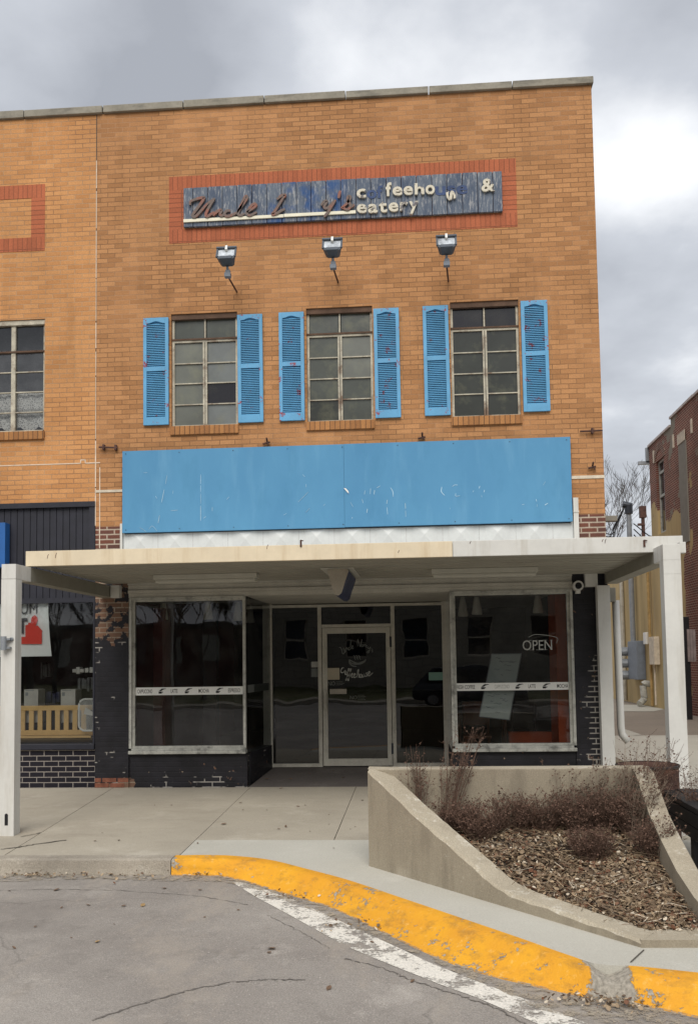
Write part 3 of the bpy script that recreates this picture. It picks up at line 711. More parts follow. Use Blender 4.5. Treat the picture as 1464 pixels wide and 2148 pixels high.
# interior shell
bm = B()
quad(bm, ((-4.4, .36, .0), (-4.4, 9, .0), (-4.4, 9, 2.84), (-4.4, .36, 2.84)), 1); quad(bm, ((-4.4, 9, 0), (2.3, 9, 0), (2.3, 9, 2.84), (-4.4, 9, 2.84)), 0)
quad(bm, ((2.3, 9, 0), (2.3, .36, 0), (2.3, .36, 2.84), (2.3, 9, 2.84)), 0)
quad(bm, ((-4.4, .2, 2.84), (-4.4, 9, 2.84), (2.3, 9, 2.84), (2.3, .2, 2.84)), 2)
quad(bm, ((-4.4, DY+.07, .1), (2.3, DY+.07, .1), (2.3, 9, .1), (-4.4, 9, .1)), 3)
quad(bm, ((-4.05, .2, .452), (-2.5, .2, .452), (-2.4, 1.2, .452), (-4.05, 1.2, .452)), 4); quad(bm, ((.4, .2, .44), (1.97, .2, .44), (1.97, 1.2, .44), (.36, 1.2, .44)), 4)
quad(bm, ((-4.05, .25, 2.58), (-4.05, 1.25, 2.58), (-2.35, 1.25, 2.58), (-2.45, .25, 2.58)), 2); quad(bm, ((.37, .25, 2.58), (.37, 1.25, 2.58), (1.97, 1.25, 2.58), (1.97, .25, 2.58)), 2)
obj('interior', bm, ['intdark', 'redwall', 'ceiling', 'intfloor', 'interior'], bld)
bm = B(); box(bm, 1.80, 1.97, .35, 1.1, .46, 2.84); box(bm, 1.2, 1.8, 1.1, 1.3, .1, .62); obj('orange_partition', bm, 'orange', bld)
bm = B(); box(bm, -3.35, -3.15, 1.4, 1.6, .1, 2.84); obj('interior_post', bm, 'intdark', bld)
bm = B(); box(bm, -3.97, -3.8, .9, 1.2, .46, 2.5); obj('interior_panel', bm, 'redwall', bld)
bm = B()
prism(bm, ((-2.4, .0, .003), (.35, .0, .003), (.33, DY+.06, FZ), (-2.26, DY+.06, FZ)), (0, 0, -.12))
obj('entry_floor', bm, 'entry', bld)

# =================================================================== NEIGHBOUR
nb = thing('neighbour_building', 'left hand tan brick building with lace curtained window and black tiled shopfront', 'building')
NW = (-6.35, P(94, 780, 0).x, P(60, 905, 0).z, P(60, 670, 0).z)
bm = B(); NBT = 3.965
wall_front(bm, -11, SEAM-.003, NBT, ZTOP, [NW], 0.002, .16)
quad(bm, ((-11, .4, 9.3), (SEAM, .4, 9.3), (SEAM, 18, 9.3), (-11, 18, 9.3))); quad(bm, ((-11, .4, 9.3), (-11, .4, ZTOP), (SEAM, .4, ZTOP), (SEAM, .4, 9.3)))
quad(bm, ((-11, 18, 0), (-11, .0, 0), (-11, .0, ZTOP), (-11, 18, ZTOP))); quad(bm, ((SEAM, 18, 0), (-11, 18, 0), (-11, 18, ZTOP), (SEAM, 18, ZTOP)))
obj('wall', bm, 'brick2', nb)
coping(-11, P(218, 230, 0).x-.004, [P(px, 240, 0).x for px in (-400, -110, 53)], nb)
bm = B(); bx1 = P(95, 450, 0).x; zt_, zb_ = P(60, 388, 0).z, P(60, 527, 0).z
box(bm, -8, bx1, -.003, .02, zt_-.2, zt_, 0); box(bm, -8, bx1, -.003, .02, zb_, zb_+.2, 0); box(bm, bx1-.2, bx1, -.003, .02, zb_+.2, zt_-.2, 1)
obj('brick_border', bm, ['redsoldier', 'redstack'], nb)
# caulk trace
bm = B(); zc = P(100, 974, 0).z
box(bm, -8, -4.75, -.002, .02, zc-.006, zc+.006); box(bm, -4.757, -4.745, -.002, .02, zc, zc+.05); box(bm, -4.745, -4.69, -.002, .02, zc+.04, zc+.052); box(bm, -4.69, -4.678, -.002, .02, zc, zc+.05); box(bm, -4.678, -4.47, -.0045, .02, zc-.006, zc+.006)
obj('caulk_line', bm, 'caulk', nb)
# window with lace
x0, x1, z0, z1 = NW; fr = B(); y = .07; zt = z0+(z1-z0)*.72; xm = P(30, 800, .07).x
box(fr, x1-.035, x1-.002, y-.02, y+.03, z0, z1); box(fr, x0, x1, y-.05, y+.04, z1-.07, z1-.002); box(fr, x0, x1, y-.02, y+.03, z0, z0+.03); box(fr, x0, x1, y-.035, y+.02, zt-.012, zt+.012, 1)
for k in (xm, xm-.9): box(fr, k-.03, k+.03, y-.024, y+.03, z0, z1)
for i in (1, 2, 3): box(fr, x0, x1, y-.015, y+.02, z0+(zt-z0)*i/4-.007, z0+(zt-z0)*i/4+.007)
nwn = obj('window', fr, ['sash', 'rustbar'], nb)
pane(((x0, y+.01, z0), (x1, y+.01, z0), (x1, y+.01, z1), (x0, y+.01, z1)), 'glassclear', nwn)
pane(((x0, .45, z0-.2), (x1+.3, .45, z0-.2), (x1+.3, .45, z1+.2), (x0, .45, z1+.2)), plain('dim curtain', (.13, .13, .14), .9), nwn, 'backing')
bm = B(); box(bm, x0, x1+.01, -.035, .12, z0-.12, z0-.002, bev=.006); obj('sill', bm, 'sillbrick', nwn)
bm = B()                                    # two tiers of lace with zigzag hems
for zt2, hh, am in ((z0+.60, .33, .1), (z0+.36, .25, .12)):
    xx = x0; n = 30
    for i in range(n):
        a, b = x0+(x1-x0)*i/n, x0+(x1-x0)*(i+1)/n
        zz = lambda u: zt2-hh-am*abs(((u*3.6) % 1)*2-1)
        yy = lambda u: .14+.012*math.sin(u*40)
        quad(bm, ((a, yy(a), zz(a)), (b, yy(b), zz(b)), (b, yy(b), zt2), (a, yy(a), zt2)))
obj('lace_curtain', bm, 'lace', nwn)
# black board band, shop window and tiled bulkhead
bm = B(); zb0 = 2.62
box(bm, -11, SEAM-.004, .05, .2, zb0, NBT-.003); box(bm, -11, SEAM-.004, -.02, .05, NBT-.075, NBT-.003); box(bm, SEAM-.09, SEAM-.004, -.005, .05, zb0, NBT-.076)
x = SEAM-.1
while x > -7:
    box(bm, x-.088, x-.004, .035, .05, zb0, NBT-.076); x -= .0945
obj('board_band', bm, 'blackboard', nb)
bm = B(); box(bm, -11, SEAM-.004, .03, .3, -.02, .52); obj('tiled_bulkhead', bm, 'blacktile', nb)
bm = B(); box(bm, -11, SEAM-.004, -.02, .3, .522, .60, bev=.008); box(bm, SEAM-.03, SEAM-.004, .0, .1, .60, zb0); box(bm, -11, SEAM-.03, .0, .1, 2.55, zb0)
nsw = obj('shop_window', bm, 'blackboard', nb)
pane(((-11, .05, .6), (SEAM-.03, .05, .6), (SEAM-.03, .05, 2.55), (-11, .05, 2.55)), 'glassclear', nsw)
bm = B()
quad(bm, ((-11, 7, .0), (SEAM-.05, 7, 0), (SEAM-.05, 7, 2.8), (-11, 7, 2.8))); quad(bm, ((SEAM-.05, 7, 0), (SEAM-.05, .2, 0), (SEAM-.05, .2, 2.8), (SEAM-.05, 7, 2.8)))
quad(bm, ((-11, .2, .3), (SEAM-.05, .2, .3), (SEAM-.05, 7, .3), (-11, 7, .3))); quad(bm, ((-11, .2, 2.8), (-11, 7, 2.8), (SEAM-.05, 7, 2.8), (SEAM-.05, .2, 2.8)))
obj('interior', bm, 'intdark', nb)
bm = B(); box(bm, -11, SEAM-.06, .3, 1.2, .56, .6); obj('display_shelf', bm, 'palewood', nb)
# things in the neighbour's window
bn = thing('slatted_bench', 'pale yellow slatted bench standing in the shop window behind the left post', 'bench', (0, 0, 0))
yb_ = .32; bx0, bx1 = -6.4, P(200, 1500, yb_).x
zt2, zb2 = P(100, 1480, yb_).z, P(100, 1542, yb_).z
bm = B(); box(bm, bx0, bx1, yb_, yb_+.04, zt2-.07, zt2, bev=.006); obj('top_rail', bm, 'palewood', bn)
bm = B(); box(bm, bx0, bx1, yb_, yb_+.04, zb2, zb2+.07, bev=.006); obj('bottom_rail', bm, 'palewood', bn)
bm = B(); x = P(57, 1500, yb_).x-.0; st = P(75.2, 1500, yb_).x-P(57, 1500, yb_).x
for k in range(-6, 8):
    xx = P(48, 1500, yb_).x+k*st
    if xx-.035 > bx0 and xx+.035 < bx1: box(bm, xx-.034, xx+.034, yb_+.005, yb_+.03, zb2+.07, zt2-.07)
obj('backrest_slats', bm, 'palewood', bn)
bm = B(); box(bm, bx0, bx1, yb_-.17, yb_, zb2-.03, zb2+.0, bev=.005); obj('seat', bm, 'palewood', bn)
fan = thing('box_fan', 'white wire box fan leaning at the right end of the neighbour shop window', 'fan')
fy = .13; fa, fb = P(166, 1533, fy), P(224, 1466, fy); cx, cz = (fa.x+fb.x)/2, (fa.z+fb.z)/2; hw, hh = (fb.x-fa.x)/2, (fb.z-fa.z)/2
bm = B(); loop = []
for q in range(4):
    for k in range(6):
        an = q*math.pi/2+k*math.pi/10; loop.append((cx+(hw-.09)*(1 if q in (0, 3) else -1)+.09*math.cos(an), fy, cz+(hh-.09)*(1 if q < 2 else -1)+.09*math.sin(an)))
loop = [Vector((min(p[0], SEAM-.045), p[1], p[2])) for p in loop]
tube(bm, loop+[loop[0]], .014, 6); obj('rim', bm, 'fanwhite', fan)
bm = B()
for k in range(-11, 12):
    xx = cx+k*hw/12
    if xx < SEAM-.05: tube(bm, ((xx, fy, cz-hh+.01), (xx, fy-.02, cz), (xx, fy, cz+hh-.01)), .0035, 3)
obj('grille', bm, 'fanwhite', fan)
bm = B()
for k in range(5):
    an = k*2*math.pi/5+.3
    c1 = Vector((cx+.02+.1*math.cos(an), fy+.06, cz+.1*math.sin(an))); u = Vector((math.cos(an), 0, math.sin(an))); w = Vector((-u.z, .4, u.x))
    if c1.x < SEAM-.12: prism(bm, [c1-u*.07-w*.02, c1+u*.06-w*.05, c1+u*.07+w*.05, c1-u*.06+w*.03], (0, .006, 0))
obj('blade', bm, 'vinyl', fan)
ban = thing('banner', 'white cloth banner with a red house print hanging in the neighbour shop window', 'banner')
by = .09; bz1, bz0 = P(70, 1238, by).z, P(70, 1377, by).z; bx0 = -6.0
bm = B(); nx, nz = 14, 10
def bpt(i, k):
    u, v = i/nx, k/nz; xr = P(102+8*(1-v)**2, 1300, by).x
    xx = bx0+(xr-bx0)*u; zz = bz0+(bz1-bz0)*v
    return Vector((xx, by+.012*math.sin(xx*9+v*2), zz))
g = [[bm.verts.new(bpt(i, k)) for k in range(nz+1)] for i in range(nx+1)]
for i in range(nx):
    for k in range(nz): bm.faces.new((g[i][k], g[i+1][k], g[i+1][k+1], g[i][k+1]))
obj('cloth', bm, 'bannerwhite', ban, True)
yl = by-.016
bm = B(); a, b = P(29, 1288, yl), P(79, 1266, yl); text_bm(bm, 'RUM', a.x, b.x, a.z, b.z-a.z, yl); a, b = P(38, 1328, yl), P(58, 1297, yl); text_bm(bm, 'T', a.x, b.x, a.z, b.z-a.z, yl, bold=.03)
obj('lettering', bm, 'inkgrey', ban)
bm = B()
poly = [P(x, y, yl) for x, y in ((20, 1351), (20, 1336), (54, 1336), (54, 1312), (60, 1310), (60, 1306), (66, 1306), (66, 1299), (68, 1294), (74, 1290), (79, 1295), (80, 1302), (75, 1313), (80, 1312), (90, 1324), (88.5, 1325), (88.5, 1351))]
prism(bm, poly[::-1], (0, .003, 0)); obj('house_print', bm, 'red', ban)
for px0, px1, lab in ((51, 81, 'white carton on the bench with a cut corner, left of two in the window'), (128, 159, 'white carton with dark print on the bench, right of two in the window')):
    yy = .42; a, b = P(px0, 1479, yy), P(px1, 1446, yy); t_ = thing('carton', lab, 'box', (0, 0, 0), 'white cartons in the neighbour window')
    bm = B(); box(bm, a.x, b.x, yy, yy+.25, a.z-.25, b.z, bev=.006); obj('carton_body', bm, 'box', t_)
    bm = B(); box(bm, a.x+.02, a.x+.06, yy-.003, yy, b.z-.09, b.z-.04); box(bm, a.x+.02, b.x-.06, yy-.003, yy, b.z-.02, b.z-.012); obj('print', bm, 'marker', t_)
for i, (q0, q1, r0, r1, mt, lab) in enumerate(((85, 103, 1388, 1425, 'cloth', 'grey folded garment hanging high among the dark shop goods'), (163, 195, 1420, 1452, 'cloth', 'pale grey cloth hanging above the box fan'), (150, 195, 1398, 1418, 'box', 'white hamper lid behind the hanging grey cloth'), (82, 126, 1448, 1480, 'clothblue', 'navy fabric pile on the bench between the two white cartons'))):
    yy = .7; a, b = P(q0, r1, yy), P(q1, r0, yy); bm = B()
    for k in range(5): box(bm, a.x+(b.x-a.x)*k/5, a.x+(b.x-a.x)*(k+.9)/5, yy+random.uniform(0, .05), yy+.15, a.z+random.uniform(0, .05), b.z-random.uniform(0, .05), bev=.01)
    tag(obj(('garment', 'cloth', 'hamper', 'fabric_pile')[i], bm, mt), lab, 'clothing' if i != 2 else 'hamper')
sg = thing('blue_sign', 'blue box sign fixed to the black boards at the left edge', 'sign')
a = P(12, 1096, -.12); b = P(0, 1165, -.12)
bm = B(); box(bm, -6.6, a.x, -.12, .03, P(5, 1190, -.12).z, a.z, bev=.004); obj('sign_box', bm, 'navy', sg)

# =================================================================== SIGNBOARD
sb = thing('signboard', 'weathered navy plank signboard with missing letters, framed by red brick', 'sign')
yS = -.055
bm = B(); xs = [P(v, 425, yS).x for v in (385, 405, 435.7, 466.5, 497.5, 528.5, 559.5, 591, 622, 652.5, 684, 715, 747, 778, 810.5, 842, 873.5, 906, 937.5, 970, 1002, 1034, 1054)]
zs0, zs1 = 7.822, 8.388
for a, b in zip(xs, xs[1:]): box(bm, a+.004, b-.004, yS+random.uniform(0, .005), -.01, zs0+random.uniform(-.003, .003), zs1+random.uniform(-.003, .003), bev=.003)
obj('plank', bm, 'board', sb)
bm = B(); box(bm, xs[0]+.004, xs[-1]-.004, -.022, -.006, zs0+.004, zs1-.004); obj('backing', bm, 'boardgap', sb)
bm = B(); yb2 = yS-.02; zb = P(385, 463, yb2).z; box(bm, P(385, 463, yb2).x, P(595, 455, yb2).x-.003, yb2, yS-.001, zb-.022, zb+.022, bev=.003); box(bm, P(595, 455, yb2).x+.003, P(746, 445, yb2).x, yb2, yS-.001, zb-.018, zb+.026, bev=.003)
obj('underline_bar', bm, 'bar', sb)
yL = yS-.035
def spt(x, y): return P(370+x/3.754, 370+y/3.754, yL)
script = [[[(108,225),(112,198),(150,180),(210,165),(218,172),(192,215),(140,285),(128,308),(150,315),(195,270),(245,215),(302,172)], [(302,172),(265,230),(235,290),(240,315),(265,303),(300,278)]],
 [[(325,262),(310,285),(288,308)], [(292,304),(340,266),(356,268),(344,298),(360,308),(385,290)]], [[(425,270),(398,270),(378,295),(400,312),(440,302),(478,284)]],
 [[(470,292),(535,205),(558,165),(542,160),(505,240),(486,290),(505,305),(540,290)]], [[(555,282),(605,250),(628,225),(610,215),(578,245),(555,285),(577,306),(634,280)]],
 [[(792,180),(830,150),(856,146),(842,168)], [(846,160),(815,210),(778,268),(756,297),(790,290),(826,268),(856,256)]],
 [[(1140,228),(1160,200),(1184,195),(1164,238),(1188,248),(1228,208),(1254,184)], [(1254,184),(1215,244),(1190,285),(1162,318)]], [[(1290,112),(1282,140),(1276,172)]],
 [[(1298,250),(1345,208),(1370,165),(1354,158),(1350,190),(1372,228),(1348,260),(1308,246)], [(1368,242),(1402,220)]]]
for letter in script:
    bm = B()
    for st in letter: ribbon(bm, [spt(*p) for p in st], .038, yL, .03)
    obj('script_letter', bm, 'script', sb)
def zpt(x, y): return P(720+x/3.853, 340+y/3.853, yL)
def blk(s, x0, x1, ybase, ytop, rot=0., mat='letter', name='block_letter', th=.03, xh=False, bold=.025):
    a, b = zpt(x0, ybase), zpt(x1, ytop); h = b.z-a.z
    if xh: h /= .74
    bm = B(); text_bm(bm, s, a.x, b.x, a.z, h, yL if th > .01 else yS-.003, th, bold=bold, rot=rot); obj(name, bm, mat, sb)
blk('c', 108, 182, 286, 208, xh=True); blk('f', 343, 388, 270, 165, bold=.03); blk('e', 398, 476, 266, 190, xh=True); blk('e', 486, 562, 262, 186, xh=True); blk('h', 576, 652, 258, 168); blk('o', 664, 738, 256, 176, xh=True)
blk('s', 850, 922, 312, 238, rot=R(-72), xh=True); blk('&', 1115, 1222, 234, 128)
blk('e', 110, 188, 408, 330, xh=True); blk('a', 200, 276, 406, 330, xh=True); blk('t', 288, 352, 402, 300); blk('e', 366, 444, 396, 318, xh=True); blk('r', 456, 522, 390, 312, xh=True); blk('y', 532, 604, 385, 306, xh=True)
blk('of', 190, 318, 284, 180, mat='ghost', name='ghost_lettering', th=.003); blk('use', 742, 1004, 256, 168, mat='ghost', name='ghost_lettering', th=.003, xh=True)

# =================================================================== BLUE BOARD
bb = thing('blue_board', 'long blank sky blue board above the canopy with scraped lettering marks', 'sign')
yB = -.085; bx0, bx1, bz0, bz1 = -4.125, 2.005, 3.495, 4.64; xm = P(722, 1030, yB).x
bm = B(); box(bm, bx0, xm-.001, yB, -.04, bz0, bz1, bev=.002); box(bm, xm+.001, bx1, yB-.001, -.04, bz0+.004, bz1+.002, bev=.002); obj('panel', bm, 'blue', bb)
bm = B(); box(bm, bx0+.02, bx1-.02, -.04, -.0, bz0-.012, bz1-.03); obj('backing', bm, 'darkmetal', bb)
scr = B()
def bs(pts, w=.008, z=0): ribbon(scr, [P(x, y, yB) for x, y in pts], w, yB-.003, .002)
o1 = lambda l: [(250+x/2.988, 900+y/2.988) for x, y in l]; o2 = lambda l: [(720+x/2.928, 900+y/2.928) for x, y in l]
for l in ([(512,285),(512,345)], [(512,352),(512,395)], [(512,405),(513,470)], [(512,480),(512,575)], [(302,290),(292,345)], [(284,380),(268,460)], [(255,540),(246,590)], [(325,512),(368,508)], [(130,618),(150,628),(172,645)], [(188,628),(210,608),(240,640)], [(155,275),(180,273)], [(1185,395),(1160,420),(1122,458)], [(1172,345),(1172,365)], [(1150,285),(1165,300)], [(690,425),(675,442)], [(230,420),(238,435)], [(545,548),(530,560)], [(585,490),(585,515)], [(1290,470),(1280,482)], [(1195,495),(1170,522)], [(1030,540),(1050,528)], [(340,385),(338,405)]): bs(o1(l), random.choice((.004, .005, .007)))
for l in ([(205,362),(226,349)], [(192,375),(189,402)], [(168,365),(165,400)], [(290,360),(304,385),(306,415)], [(133,378),(130,402)], [(115,430),(122,455)], [(45,450),(60,478)], [(148,490),(144,515)], [(380,455),(382,490)], [(382,500),(383,540)], [(604,355),(602,385),(622,408)], [(668,354),(682,344),(702,344)], [(690,395),(690,412),(715,410)], [(800,378),(794,388)], [(848,405),(850,420)], [(866,375),(862,388)], [(1240,322),(1225,346)], [(1182,430),(1186,445)], [(1188,462),(1188,478)], [(270,435),(266,460)], [(268,480),(272,525)], [(655,484),(655,492)], [(1095,466),(1110,462)], [(1235,468),(1255,455)], [(838,350),(832,365)], [(55,540),(55,550)]): bs(o2(l), random.choice((.004, .006, .009)))
obj('scrape_mark', scr, plain('scraped pale paint', (.36, .52, .62), .8), bb)['kind'] = 'stuff'
screws = B()
for i in range(9):
    for zz in (bz0+.04, bz1-.04): c = Vector((bx0+.05+(bx1-bx0-.1)*i/8, yB, zz)); tube(screws, (c, c+Vector((0, -.005, 0))), .007, 6)
obj('screw', screws, 'darkmetal', bb)['kind'] = 'stuff'
bm = B(); c = [P(x, y, yB) for x, y in ((721, 1024), (726, 1025), (731, 1031), (732, 1036), (727, 1032))]
f = quad(bm, [v+Vector((0, -.004-.018*i % .02, 0)) for i, v in enumerate(c[::-1])]); obj('peeling_flap', bm, 'vinyl', bb)

# =================================================================== FLOODLIGHTS
def flood(px_, py_, basex, basey, lab):
    t_ = thing('floodlight', lab, 'floodlight', (0, 0, 0), 'floodlights under the signboard')
    base = P(basex, basey, 0); yF = -.55; c = P(px_, py_, yF)
    el = c+Vector((0, .03, -.20))
    bm = B(); tube(bm, (base, el+Vector((0, .02, -.02))), .012, 8); obj('arm', bm, 'rust', t_)
    bm = B(); box(bm, el.x-.042, el.x+.042, el.y-.04, el.y+.04, el.z-.04, el.z+.02, bev=.006); box(bm, el.x-.03, el.x+.035, el.y-.03, el.y+.03, el.z+.02, el.z+.06, bev=.006); tube(bm, (el+Vector((0, 0, .05)), c+Vector((0, .0, -.1))), .018, 8); obj('swivel', bm, 'greymetal', t_)
    bm = B(); yt, zf = -.07, 0
    rot = Matrix.Translation(c) @ Matrix.Rotation(R(-28), 4, 'X')
    w, h = .125, .095
    f0 = [(-w, -.08, h), (w, -.08, h), (w, -.08, -h*.62), (w*.62, -.08, -h), (-w*.62, -.08, -h), (-w, -.08, -h*.62)]
    b0 = [(-w*.72, .06, h*.7), (w*.72, .06, h*.7), (w*.72, .06, -h*.5), (w*.5, .06, -h*.75), (-w*.5, .06, -h*.75), (-w*.72, .06, -h*.5)]
    va = [bm.verts.new(rot @ Vector(p)) for p in f0]; vb = [bm.verts.new(rot @ Vector(p)) for p in b0]
    for i in range(6): bm.faces.new((va[i], va[(i+1) % 6], vb[(i+1) % 6], vb[i]))
    bm.faces.new(vb); bm.faces.new(va[::-1])
    box(bm, -w-.012, w+.012, -.115, -.075, h-.0, h+.028, mtx=rot); box(bm, -w-.01, -w+.012, -.1, -.075, -h*.62, h, mtx=rot); box(bm, w-.012, w+.01, -.1, -.075, -h*.62, h, mtx=rot); box(bm, -w*.66, w*.66, -.1, -.075, -h-.004, -h+.045, mtx=rot)
    obj('housing', bm, 'flooddark', t_)
    bm = B(); vs = [rot @ Vector(p) for p in ((-w*.88, -.084, h*.96), (-w*.88, -.084, -h*.3), (-w*.6, -.084, -h*.5), (w*.6, -.084, -h*.5), (w*.88, -.084, -h*.3), (w*.88, -.084, h*.96))]
    quad(bm, vs); obj('lens', bm, 'floodglass', t_)
    bm = B(); box(bm, -.015, .015, -.125, -.08, h*.55, h+.035, mtx=rot); obj('clip', bm, 'vinyl', t_)
flood(477, 544, 497, 612, 'grey floodlight on a slanted rod, leftmost of the three below the signboard')
flood(698, 526, 709, 592, 'grey floodlight with a clean lens, middle of the three below the signboard')
flood(936, 520, 940, 590, 'grey floodlight on an upright rod, rightmost of the three below the signboard')

# =================================================================== WALL BRACKETS
def bracket(x0, y0, x1, y1, lab, hook):
    bm = B(); a, b = P(x0, y0, -.045), P(x1, y1, -.045); tube(bm, (a, b), .013, 8)
    for u in hook: c = a.lerp(b, u); box(bm, c.x-.014, c.x+.014, -.06, .0, c.z-.035, c.z+.04, bev=.004)
    return tag(obj('rusty_bracket', bm, 'rust'), lab, 'bracket', 'rusty fittings left on the brick')
bracket(208, 938, 247, 939, 'rusty horizontal rod on the brick beside the white seam', (.25, .9))
bracket(1216, 905, 1263, 903, 'rusty horizontal rod poking past the right corner of the brick wall', (.55,))
def stub(px_, py_, lab):
    bm = B(); c = P(px_, py_, -.03); tube(bm, (c+Vector((-.05, 0, -.02)), c+Vector((.05, -.01, .0))), .014, 6); tube(bm, (c+Vector((.01, .03, 0)), c+Vector((.01, -.05, .05))), .012, 6); tube(bm, (c+Vector((.02, -.02, 0)), c+Vector((.03, -.02, -.04))), .01, 6)
    tag(obj('rusty_stub', bm, 'rust'), lab, 'bracket', 'rusty fittings left on the brick')
stub(559, 928, 'small rusty stub on the top edge of the blue board below the left window')
stub(884, 917, 'small rusty stub on the top edge of the blue board near its middle')
stub(1241, 979, 'tiny rusty hook in the brick above the pale band at the right corner')

# =================================================================== CANOPY
cp = thing('canopy', 'flat metal canopy with cream and white fascia on white posts over the sidewalk', 'canopy')
FY = -2.755; FX0, FX1 = -4.352, 2.712; CZ0, CZ1 = 2.778, 2.945
jx = P(949, 1150, FY).x
bm = B(); box(bm, FX0, jx-.002, FY, FY+.05, CZ0, CZ1, bev=.004); obj('fascia', bm, 'cream', cp)
bm = B(); box(bm, jx+.002, FX1, FY, FY+.05, CZ0, CZ1, bev=.004); o = obj('fascia', bm, 'white', cp); o['label'] = 'white right hand stretch of fascia'
bm = B()                                    # side trims and roof sheet
box(bm, FX0+.05, FX1, FY+.055, -.085, CZ1-.03, CZ1-.012)
box(bm, FX1-.04, FX1, FY+.052, -.09, CZ0+.02, CZ1-.032)
obj('roof_sheet', bm, 'white', cp)
bm = B(); y = FY+.052; n = 9; pw = (-.06-y)/n  # ribbed pans running along the street front
for i in range(n):
    a, b = y+pw*i, y+pw*(i+1)
    prof = [(a, CZ0+.05), (a+.02, CZ0+.012), (b-.05, CZ0+.012), (b-.035, CZ0+.05), (b-.001, CZ0+.05)]
    for (y0, z0), (y1, z1) in zip(prof, prof[1:]):
        quad(bm, ((FX0+.02, y0, z0), (FX0+.02, y1, z1), (FX1-.05, y1, z1), (FX1-.05, y0, z0)))
    quad(bm, ((FX0+.02, a, CZ0+.1), (FX0+.02, b, CZ0+.1), (FX0+.02, b, CZ0+.05), (FX0+.02, a, CZ0+.05)))
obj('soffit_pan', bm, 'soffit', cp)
PY = -3.15
for side in (0, 1):
    if side == 0: x0, x1, zt = -4.445, -4.288, 2.765
    else: x0, x1, zt = P(1389, 1145, PY).x, P(1426, 1145, PY).x, 2.815
    bm = B(); zg = SZ(PY)-.02; lean = 0.05 if side else 0.
    vs = box(bm, x0, x1, PY, PY+.155, zg, zt-.16); box(bm, x0, x1, PY, PY+.155, zt-.158, zt, bev=.004)
    if side:
        box(bm, x0-.001, x1+.001, PY-.002, PY+.156, zt-.30, zt-.296); box(bm, x0-.001, x1+.001, PY-.002, PY+.156, zt-.16, zt-.156)
        box(bm, x1, x1+.06, PY+.02, PY+.12, zt-.09, zt+.02, bev=.004)
    post = obj('post', bm, 'white', cp)
    if side == 0:
        bm = B(); zf = P(20, 1350, PY).z
        tube(bm, ((x0+.055, PY-.055, zf-.07), (x0+.055, PY-.055, zf+.075)), .03, 12); box(bm, x0+.07, x0+.12, PY-.05, PY, zf+.035, zf+.055); box(bm, x0+.07, x0+.12, PY-.05, PY, zf-.055, zf-.035); tube(bm, ((x0+.115, PY-.02, zf+.045), (x0+.125, PY, zf+.045)), .02, 8)
        obj('flag_holder', bm, 'galv', post)
        bm = B(); xs_ = P(14, 1740, PY).x
        pts = [(xs_-.018, PY-.002, zg+.13), (xs_+.018, PY-.002, zg+.13), (xs_+.018, PY-.002, zg+.235)]+[(xs_+.018*math.cos(R(a)), PY-.002, zg+.235+.018*math.sin(R(a))) for a in (45, 90, 135)]+[(xs_-.018, PY-.002, zg+.235)]
        prism(bm, pts, (0, .001, 0)); obj('slot', bm, 'blackmetal', post)
    bm = B(); box(bm, x0, x1, PY+.157, FY-.002, zt-.16, zt, bev=.003); obj('beam_end', bm, 'white', cp)
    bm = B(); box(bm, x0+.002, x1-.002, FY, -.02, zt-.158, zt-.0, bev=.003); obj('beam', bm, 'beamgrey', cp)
    bm = B()
    if side == 0: box(bm, x1+.01, x1+.13, -.12, -.002, 2.60, 2.77)
    else: box(bm, 2.14, 2.30, -.12, -.002, 2.62, 2.80)
    obj('bracket', bm, 'white', cp)
bm = B(); a, b = P(1254, 1300, -.17).x, P(1279, 1300, -.17).x; box(bm, a, b+.01, -.17, -.02, -.02, 2.63, bev=.004); o = obj('rear_post', bm, 'white', cp)
for px_ in (631, 1350):
    bm = B(); c = P(px_, 1143, FY); box(bm, c.x-.008, c.x+.012, FY-.012, FY, c.z-.02, c.z+.05); tube(bm, ((c.x, FY-.01, c.z+.05), (c.x+.03, FY-.02, c.z+.04)), .006, 5); obj('rusty_hook', bm, 'rust', cp)
for x0, x1, lab in ((325, 540, 'long white fluorescent fitting under the canopy, left of the hanging triangular sign'), (905, 1127, 'long white fluorescent fitting under the canopy, right of the hanging triangular sign')):
    yy = -1.25; t_ = thing('fluorescent_light', lab, 'ceiling light', (0, 0, 0), 'fluorescent fittings under the canopy')
    a, b = P(x0, 1215, yy).x, P(x1, 1205, yy).x
    bm = B(); box(bm, a, b, yy-.07, yy+.14, CZ0-.05, CZ0+.01, bev=.006); obj('housing', bm, 'tube', t_)
    bm = B(); box(bm, a+.02, b-.02, yy-.05, yy+.12, CZ0-.09, CZ0-.051, bev=.012); obj('diffuser', bm, 'tube', t_)
bm = B()
for px_, py_, l in ((100, 1172, .05), (117, 1171, .06), (560, 1152, .05), (985, 1141, .03), (1268, 1140, .05), (1262, 1137, .03), (835, 1160, .03)):
    c = P(px_, py_, FY); ribbon(bm, [c, c+Vector((.004, 0, l*.5)), c+Vector((.014, 0, l))], .006, FY-.001, .001)
obj('scuff', bm, 'rust', cp)['kind'] = 'stuff'
